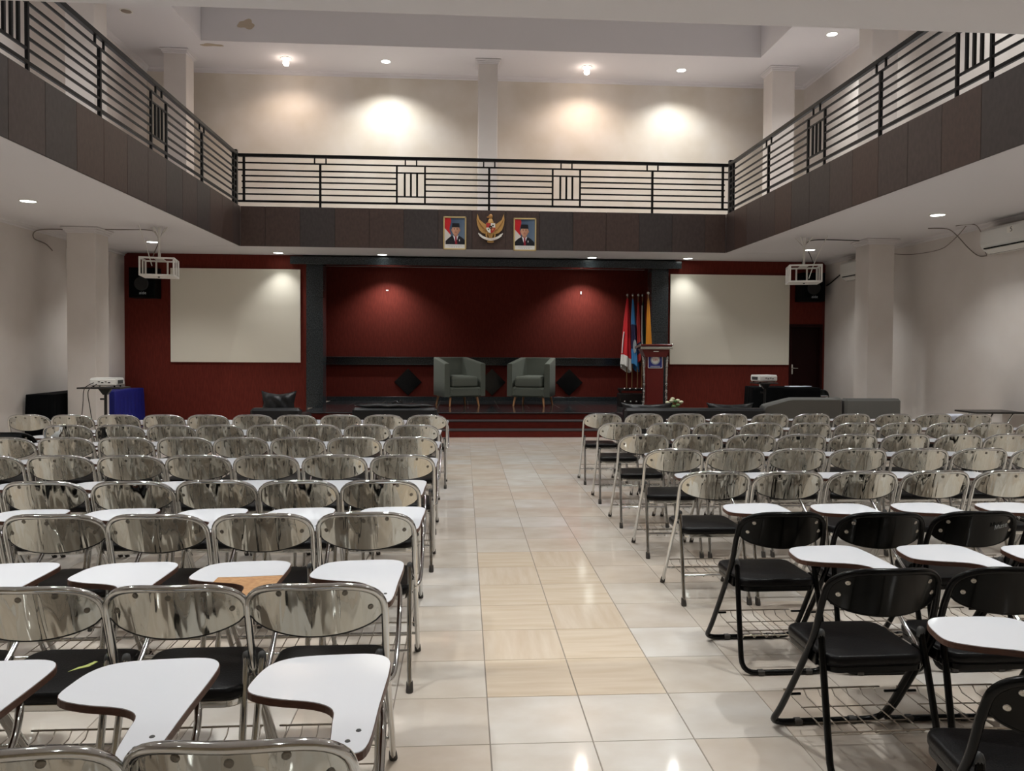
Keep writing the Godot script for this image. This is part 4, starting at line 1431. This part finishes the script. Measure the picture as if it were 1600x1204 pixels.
# ---------------------------------------------------------------- sofas and tables before the stage
func sofa(called: String, label: String, category: String, x0: float, x1: float, z: float, h: float, m: Material, turn := 0.0, slant := 0.0) -> Node3D:
	# faces the stage, so its back is towards the camera
	var w := x1 - x0
	var o := thing(called, label, category, Vector3((x0 + x1) / 2, 0, z), turn)
	if slant > 0.0:
		# the top drops towards the left arm
		var rows := []
		for q in [[-0.18, 0.03], [-0.165, 0.008], [-0.13, 0.0], [-0.05, 0.0], [-0.015, 0.008], [0.0, 0.03]]:
			var e: float = q[1]
			rows.append(PackedVector3Array([Vector3(-w / 2 + e, 0.12 + e, q[0]), Vector3(w / 2 - e, 0.12 + e, q[0]), Vector3(w / 2 - e, h - 0.02 - e, q[0]), Vector3(w / 2 - 0.02 - e, h - e, q[0]), Vector3(-w / 2 + 0.44, h - e, q[0]), Vector3(-w / 2 + 0.36, h - 0.015 - e, q[0]), Vector3(-w / 2 + 0.03 + e, h - slant - e, q[0]), Vector3(-w / 2 + e, h - slant - 0.03 - e, q[0])]))
		put("backrest", MB.new().loft(rows, true, Vector3.ZERO, true), m, o)
	else:
		put("backrest", MB.new().box(Vector3(0, (h + 0.12) / 2, -0.09), Vector3(w, h - 0.12, 0.18), 0.035), m, o)
	put("seat", MB.new().box(Vector3(0, 0.3, -0.5), Vector3(w - 0.3, 0.28, 0.72), 0.05), m, o)
	for s in [-1, 1]:
		put("armrest", MB.new().box(Vector3(s * (w / 2 - 0.08), 0.34, -0.48), Vector3(0.16, 0.44, 0.76), 0.035), m, o)
		for d in [-0.1, -0.8]:
			put("leg", MB.new().box(Vector3(s * (w / 2 - 0.1), 0.06, d), Vector3(0.05, 0.12, 0.05), 0.006), M.trim_black, o)
	return o


func cushion(label: String, at: Vector3, w: float, h: float, lean: float, m: Material, turn := 0.0) -> void:
	var rows := []
	for i in 13:
		var v := i / 6.0 - 1.0
		var line := PackedVector3Array()
		for j in 13:
			var u := j / 6.0 - 1.0
			var pinch := 0.86 + 0.14 * absf(u * v)
			line.append(Vector3(u * w / 2 * (pinch if absf(v) < 2 else 1.0), v * h / 2 * (0.72 + 0.28 * u * u), 0.09 * sqrt(maxf(0.0, (1 - pow(u, 4)) * (1 - pow(v, 4)))) + 0.008 * sin(u * 9 + v * 5)))
		rows.append(line)
	var back := []
	for line in rows:
		var l := PackedVector3Array()
		for q in line:
			l.append(Vector3(q.x, q.y, -q.z))
		back.append(l)
	var mb := MB.new()
	mb.loft(rows, false, Vector3(0, 0, 1))
	mb.loft(back, false, Vector3(0, 0, -1))
	var o := put("cushion", mb, m)
	o.position = at
	o.rotation = Vector3(lean, turn, 0)
	tag(o, label, "cushion")


func skirted_table(label: String, a: Vector3, b: Vector3, h: float, m: Material, turn := 0.0) -> Node3D:
	var c := (a + b) / 2
	var o := thing("skirted_table", label, "table", Vector3(c.x, 0, c.z), turn)
	var w := absf(b.x - a.x) / 2
	var d := absf(b.z - a.z) / 2
	put("tabletop", MB.new().box(Vector3(0, h - 0.02, 0), Vector3(w * 2 - 0.02, 0.03, d * 2 - 0.02), 0.004), M.table_dark, o)
	for sx in [-1, 1]:
		for sz in [-1, 1]:
			put("leg", MB.new().box(Vector3(sx * (w - 0.06), (h - 0.035) / 2, sz * (d - 0.06)), Vector3(0.035, h - 0.035, 0.035), 0.003), M.silver, o)
	var base := rrect(-w, -d, w, d, 0.03, 3)
	var fine := PackedVector2Array()
	for i in base.size():
		var p := base[i]
		var q := base[(i + 1) % base.size()]
		var steps := maxi(1, int(p.distance_to(q) / 0.02))
		for k in steps:
			fine.append(p.lerp(q, float(k) / steps))
	var rows := []
	for y in [h + 0.004, h - 0.01, h - 0.05, h * 0.5, 0.02]:
		var ring := PackedVector3Array()
		for i in fine.size():
			var p := fine[i]
			var fold := (0.012 * sin(i * 0.85) + 0.006 * sin(i * 0.33 + 1.0)) * clampf((h - y) * 3.0, 0.0, 1.0)
			var n2 := p.normalized() * (fold + 0.03 * clampf(h - y, 0.0, 1.0))
			if y > h:
				n2 = -p.normalized() * 0.012
			ring.append(Vector3(p.x + n2.x, y, p.y + n2.y))
		rows.append(ring)
	var cl := MB.new().loft(rows, true)
	var lid := PackedVector2Array()
	for p in fine:
		lid.append(p - p.normalized() * 0.012)
	cl.prism(lid, 0.003, Transform3D(Basis(Vector3.RIGHT, PI / 2), Vector3(0, h + 0.004, 0)))
	put("cloth", cl, m, o)
	return o


func projector(label: String, at: Vector3, turn: float, w := 0.34) -> void:
	var o := thing("projector", label, "projector", at, turn, "projectors on stands")
	put("body", MB.new().box(Vector3(0, 0.07, 0), Vector3(w, 0.1, 0.26), 0.016), M.white_plastic, o)
	put("lid", MB.new().box(Vector3(0, 0.121, 0), Vector3(w - 0.02, 0.012, 0.24), 0.005), M.white_plastic, o)
	put("lens", MB.new().lathe([Vector2(0.035, 0), Vector2(0.035, 0.02), Vector2(0.028, 0.024), Vector2(0.02, 0.012), Vector2(0.002, 0.016)], 14, Transform3D(Basis(Vector3.RIGHT, -PI / 2), Vector3(-0.08, 0.07, -0.128))), M.dark_plastic, o)
	var ports := MB.new()
	for k in 4:
		ports.box(Vector3(-0.05 + 0.045 * k, 0.075 - 0.012 * (k % 2), 0.131), Vector3(0.03, 0.012, 0.004), 0.001)
	put("ports", ports, M.dark_plastic, o)
	put("vents", MB.new().box(Vector3(w / 2 - 0.0, 0.07, 0.0), Vector3(0.004, 0.05, 0.16), 0.001).box(Vector3(-w / 2, 0.07, 0.0), Vector3(0.004, 0.05, 0.16), 0.001), M.cap_grey, o)
	for sx in [-1, 1]:
		for sz in [-1, 1]:
			put("foot", MB.new().lathe([Vector2(0.012, 0), Vector2(0.012, 0.022)], 8, Transform3D(Basis(), Vector3(sx * (w / 2 - 0.04), 0, sz * 0.09))), M.dark_plastic, o)


func projector_stand(label: String, at: Vector3, h: float, w: float) -> void:
	var o := thing("projector_stand", label, "stand", at)
	put("tray", MB.new().box(Vector3(-0.02, h - 0.012, 0), Vector3(w, 0.02, 0.34), 0.004), M.table_dark, o)
	put("pole", MB.new().tube(PackedVector3Array([Vector3(0, 0.2, 0), Vector3(0, h - 0.02, 0)]), 0.02, 10), M.trim_black, o)
	put("mount", MB.new().prism(PackedVector2Array([Vector2(-0.09, h - 0.024), Vector2(0.09, h - 0.024), Vector2(0.025, h - 0.11), Vector2(-0.025, h - 0.11)]), 0.06, Transform3D(Basis(), Vector3(0, 0, -0.03))), M.trim_black, o)
	put("knob", MB.new().box(Vector3(-0.045, h - 0.17, 0), Vector3(0.06, 0.025, 0.025), 0.006), M.trim_black, o)
	for k in 3:
		var a := TAU * k / 3 + 0.4
		put("leg", MB.new().tube(PackedVector3Array([Vector3(0, 0.42, 0), Vector3(cos(a) * 0.32, 0.012, sin(a) * 0.32)]), 0.011, 8), M.trim_black, o)


func cable(label: String, pts: Array, r: float, m: Material) -> void:
	var o := put("cable", MB.new().tube(smooth(pts, 5), r, 6), m)
	tag(o, label, "cable")


func front_furniture() -> void:
	var z := -10.9
	sofa("leather_armchair", "black leather armchair with its back to the chairs, left of stage", "armchair", -2.97, -2.28, z, 0.675, M.leather)
	cushion("glossy black leather cushion standing on the black armchair", Vector3(-2.64, 0.72, z - 0.29), 0.5, 0.38, -0.12, M.leather)
	sofa("leather_sofa", "long black leather sofa back left of the aisle below the stage", "sofa", -1.56, -0.37, z, 0.685, M.leather)
	var bag := put("folded_bag", MB.new().loft(bag_rows(), true, Vector3.ZERO, true), M.leather)
	bag.position = Vector3(-0.98, 0.68, z - 0.1)
	tag(bag, "flat black bag with a loop lying along the left leather sofa", "bag")
	put("strap", MB.new().tube(smooth([Vector3(-0.05, 0.03, 0.0), Vector3(0.02, 0.09, 0.02), Vector3(0.07, 0.06, 0.03), Vector3(0.09, 0.1, 0.02), Vector3(0.12, 0.05, 0.0)], 4), 0.014, 6), M.leather, bag)
	sofa("leather_sofa", "long black leather sofa back right of the aisle below the lectern", "sofa", 2.32, 4.4, z, 0.68, M.leather)
	cushion("black cushion with raised corners on the sofa below the lectern", Vector3(2.72, 0.62, z - 0.3), 0.78, 0.26, -0.3, M.leather)
	cushion("black cushion with raised corners at the sofa's right end", Vector3(3.98, 0.62, z - 0.3), 0.72, 0.26, -0.3, M.leather)
	sofa("grey_sofa", "grey fabric sofa seen from behind, left of the pair", "sofa", 4.4, 5.6, -11.0, 0.83, M.sofa_grey, 0.0, 0.1)
	sofa("grey_sofa", "grey fabric sofa seen from behind beside the right column", "sofa", 5.64, 6.5, -11.0, 0.82, M.sofa_grey, 0.0)
	# low table with flowers behind the right leather sofa
	var t := thing("coffee_table", "low dark coffee table under the white flowers", "table", Vector3(3.42, 0, -12.35))
	put("tabletop", MB.new().box(Vector3(0, 0.43, 0), Vector3(0.9, 0.03, 0.5), 0.005), M.table_dark, t)
	for sx in [-1, 1]:
		for sz in [-1, 1]:
			put("leg", MB.new().box(Vector3(sx * 0.4, 0.2075, sz * 0.2), Vector3(0.04, 0.415, 0.04), 0.004), M.table_dark, t)
	var fl := thing("flower_vase", "small bunch of cream flowers showing above the right leather sofa", "flowers", Vector3(3.42, 0.445, -12.3))
	put("vase", MB.new().lathe([Vector2(0.04, 0), Vector2(0.055, 0.03), Vector2(0.04, 0.09), Vector2(0.05, 0.11)], 14), M.white_plastic, fl)
	for k in 9:
		var a := k * 2.4
		var r := 0.03 + 0.035 * sqrt(float(k))
		var tip := Vector3(cos(a) * r * 0.95, 0.27 - r * 0.9 + 0.04 * (k % 3), sin(a) * r)
		put("stem", MB.new().tube(PackedVector3Array([Vector3(0, 0.08, 0), tip]), 0.004, 5), M.leaf_green, fl)
		put("bloom", MB.new().lathe([Vector2(0.006, -0.03), Vector2(0.03, -0.012), Vector2(0.038, 0.006), Vector2(0.022, 0.022), Vector2(0.004, 0.026)], 9, Transform3D(Basis(), tip)), M.petal if k % 3 else M.leaf_green, fl)
	# tables with cloths
	skirted_table("table under a bright blue cloth in the left corner", Vector3(-6.4, 0, -14.95), Vector3(-6.03, 0, -13.75), 0.745, M.blue_cloth)
	skirted_table("table under a black cloth against the left wall behind the column", Vector3(-6.4, 0, -13.1), Vector3(-6.0, 0, -11.65), 0.81, M.black_cloth)
	var bt := skirted_table("long table under a pleated black cloth before the door", Vector3(5.2, 0, -14.0), Vector3(6.4, 0, -13.4), 0.86, M.black_cloth, -0.12)
	bt.position.x += 0.02
	var p := thing("paper_stack", "white papers and a flat device on the black clothed table", "papers", Vector3(6.02, 0.868, -13.6), 0.2)
	put("sheets", MB.new().box(Vector3(0, 0.008, 0), Vector3(0.3, 0.012, 0.2), 0.002).box(Vector3(0.24, 0.006, -0.04), Vector3(0.2, 0.01, 0.14), 0.002, Basis(Vector3.UP, 0.3)), M.paper, p)
	var bx := thing("small_box", "small white box on the black clothed table below the projector", "box", Vector3(5.42, 0.868, -13.62))
	put("carton", MB.new().box(Vector3(0, 0.03, 0), Vector3(0.09, 0.06, 0.08), 0.004), M.white_plastic, bx)
	# the stands and their projectors
	projector_stand("black projector stand in front of the left column", Vector3(-4.96, 0, -11.0), 0.965, 0.58)
	projector("white projector on the stand by the left column", Vector3(-4.94, 0.965, -11.0), 0.0, 0.36)
	projector_stand("black projector stand beside the black clothed table", Vector3(5.12, 0, -12.75), 0.985, 0.36)
	projector("white projector on the stand right of the stage", Vector3(5.1, 0.985, -12.75), 0.25, 0.36)
	cable("dark cable looping down from the left projector, outer strand", [Vector3(-5.04, 1.03, -10.83), Vector3(-5.14, 0.95, -10.78), Vector3(-5.16, 0.75, -10.78), Vector3(-5.20, 0.5, -10.8), Vector3(-5.30, 0.1, -10.85), Vector3(-5.35, 0.01, -10.9)], 0.006, M.cable_dark)
	cable("dark cable looping down from the left projector, inner strand", [Vector3(-5.00, 1.01, -10.83), Vector3(-5.08, 0.92, -10.76), Vector3(-5.07, 0.7, -10.78), Vector3(-5.03, 0.4, -10.8), Vector3(-4.98, 0.1, -10.85), Vector3(-5.00, 0.01, -10.8)], 0.006, M.cable_dark)
	# a dark chair behind the black table and a side table by the right wall
	var black := make_black_chair()
	place_chair(black, "black_tablet_chair", 6.9, -14.5, 2.9, "black tablet chair behind the grey sofas at the black clothed table", "")
	black.free()
	var sd := thing("side_table", "thin dark folding table against the right wall behind the chairs", "table", Vector3(6.93, 0, -9.7))
	put("tabletop", MB.new().box(Vector3(0, 0.735, 0), Vector3(0.66, 0.022, 0.45), 0.004), M.table_dark, sd)
	for s in [-1, 1]:
		put("leg", MB.new().tube(PackedVector3Array([Vector3(-0.25, 0.01, 0.18 * s), Vector3(0.2, 0.724, 0.18 * s)]), 0.012, 8), M.chrome, sd)
		put("leg", MB.new().tube(PackedVector3Array([Vector3(0.25, 0.01, 0.15 * s), Vector3(-0.2, 0.724, 0.15 * s)]), 0.012, 8), M.chrome, sd)
	var pk := thing("paper_bundle", "pale blue paper bundle on a tablet at the right end of the front row", "papers", Vector3(6.03, 0.6855, -9.04), 0.1)
	put("wrap", MB.new().box(Vector3(0, 0.035, 0), Vector3(0.26, 0.07, 0.2), 0.015), M.paper, pk)


func bag_rows() -> Array:
	var rows := []
	for i in 15:
		var u := i / 7.0 - 1.0
		var ring := PackedVector3Array()
		for j in 12:
			var a := TAU * j / 12
			var s := sqrt(maxf(0.02, 1.0 - pow(u, 6)))
			ring.append(Vector3(u * 0.56, 0.032 + 0.03 * sin(a) * s + 0.006 * sin(u * 11), cos(a) * 0.09 * s))
		rows.append(ring)
	return rows


# ---------------------------------------------------------------- things under the low ceiling
func cage(label: String, at: Vector3, turn: float) -> void:
	var o := thing("projector_cage", label, "projector mount", at, turn, "ceiling projector cages")
	var m: StandardMaterial3D = M.cage_white
	var w := 0.46
	var h := 0.25
	var d := 0.5
	for y in [0.0, h]:
		for s in [-1, 1]:
			put("rail", MB.new().box(Vector3(0, y, s * d / 2), Vector3(w + 0.025, 0.025, 0.025), 0.003), m, o)
			put("rail", MB.new().box(Vector3(s * w / 2, y, 0), Vector3(0.025, 0.025, d), 0.003), m, o)
	for sx in [-1, 1]:
		for sz in [-1, 1]:
			put("upright", MB.new().box(Vector3(sx * w / 2, h / 2, sz * d / 2), Vector3(0.025, h, 0.025), 0.003), m, o)
		put("upright", MB.new().box(Vector3(sx * w / 2, h / 2, 0), Vector3(0.02, h, 0.025), 0.003), m, o)
		put("upright", MB.new().box(Vector3(sx * 0.08, h / 2, -d / 2), Vector3(0.025, h, 0.02), 0.003), m, o)
	put("base_plate", MB.new().box(Vector3(0, -0.004, 0), Vector3(w, 0.012, d), 0.002), m, o)
	put("hanger", MB.new().box(Vector3(0, h + 0.006, 0), Vector3(0.12, 0.014, d), 0.003).tube(PackedVector3Array([Vector3(0, h, 0), Vector3(0, SOFFIT - at.y, 0)]), 0.02, 10), m, o)
	for k in 4:
		var a := TAU * k / 4 + 0.5
		put("ceiling_strut", MB.new().tube(PackedVector3Array([Vector3(0, SOFFIT - at.y - 0.16, 0), Vector3(cos(a) * 0.14, SOFFIT - at.y, sin(a) * 0.1)]), 0.008, 6), m, o)
	put("bolt", MB.new().lathe([Vector2(0.015, 0), Vector2(0.015, 0.012), Vector2(0.004, 0.015)], 8, Transform3D(Basis(Vector3.RIGHT, PI), Vector3(0, -0.01, 0.05))), M.trim_black, o)


func ceiling_things() -> void:
	cage("white metal projector cage hanging before the left loudspeaker", Vector3(-4.55, 2.58, -11.85), 0.22)
	cage("white metal projector cage hanging before the right loudspeaker", Vector3(5.36, 2.6, -11.85), -0.3)
	cable("thin white rod bracing the left projector cage to the ceiling", [Vector3(-4.75, SOFFIT, -11.6), Vector3(-4.66, 3.0, -11.65), Vector3(-4.6, 2.72, -11.7)], 0.007, M.cage_white)
	cable("thin white rod bracing the right projector cage to the ceiling", [Vector3(5.62, SOFFIT, -11.6), Vector3(5.45, 2.95, -11.62), Vector3(5.33, 2.64, -11.6)], 0.007, M.cage_white)
	var y := SOFFIT - 0.008
	cable("grey cable along the ceiling from the left column to the cage", [Vector3(-5.5, y, -12.1), Vector3(-5.2, y, -12.08), Vector3(-4.85, y, -12.05), Vector3(-4.62, y - 0.06, -11.9), Vector3(-4.57, 3.1, -11.87), Vector3(-4.62, 2.95, -11.86), Vector3(-4.66, 2.84, -11.86)], 0.008, M.cable_grey)
	cable("grey cable looping from the left wall to the left column", [Vector3(-5.93, y - 0.03, -12.1), Vector3(-6.1, y - 0.02, -12.0), Vector3(-6.35, y - 0.06, -11.9), Vector3(-6.44, y - 0.16, -12.0), Vector3(-6.43, y - 0.2, -12.3), Vector3(-6.43, y - 0.28, -12.5)], 0.008, M.cable_grey)
	cable("grey cable along the ceiling from the right column to the cage", [Vector3(6.42, y, -12.05), Vector3(6.1, y, -12.02), Vector3(5.75, y, -12.0), Vector3(5.5, y - 0.03, -11.95), Vector3(5.4, y - 0.12, -11.9), Vector3(5.36, 3.0, -11.88), Vector3(5.33, 2.86, -11.86)], 0.008, M.cable_dark)
	cable("dark cable hanging beside the right cage pole", [Vector3(5.42, 3.1, -11.84), Vector3(5.45, 3.0, -11.8), Vector3(5.5, 2.87, -11.8)], 0.006, M.cable_dark)
	cable("dark cable from the red wall to the far air conditioner", [Vector3(7.26, 2.83, -15.0), Vector3(7.26, 2.88, -14.8), Vector3(7.26, 2.98, -14.5), Vector3(7.2, 3.02, -14.2), Vector3(7.16, 2.99, -14.05)], 0.012, M.cable_dark)
	cable("thin wire drooping from the ceiling to the near air conditioner", [Vector3(6.7, y, -10.75), Vector3(6.95, y - 0.01, -10.7), Vector3(7.12, 3.22, -10.75), Vector3(7.22, 3.0, -10.6), Vector3(7.26, 2.88, -10.45), Vector3(7.26, 2.86, -10.28)], 0.007, M.cable_grey)
	cable("thin wire crossing from the right column to the ceiling", [Vector3(6.84, 3.08, -11.9), Vector3(7.05, 3.05, -11.7), Vector3(7.24, 3.08, -11.3), Vector3(7.2, 3.18, -10.9), Vector3(7.1, y, -10.5)], 0.006, M.cable_grey)
	cable("grey wire looping down beside the near air conditioner", [Vector3(6.95, y, -10.5), Vector3(7.12, y, -10.35), Vector3(7.2, 3.15, -10.3), Vector3(7.24, 2.95, -10.3), Vector3(7.26, 2.87, -10.28)], 0.006, M.cable_grey)
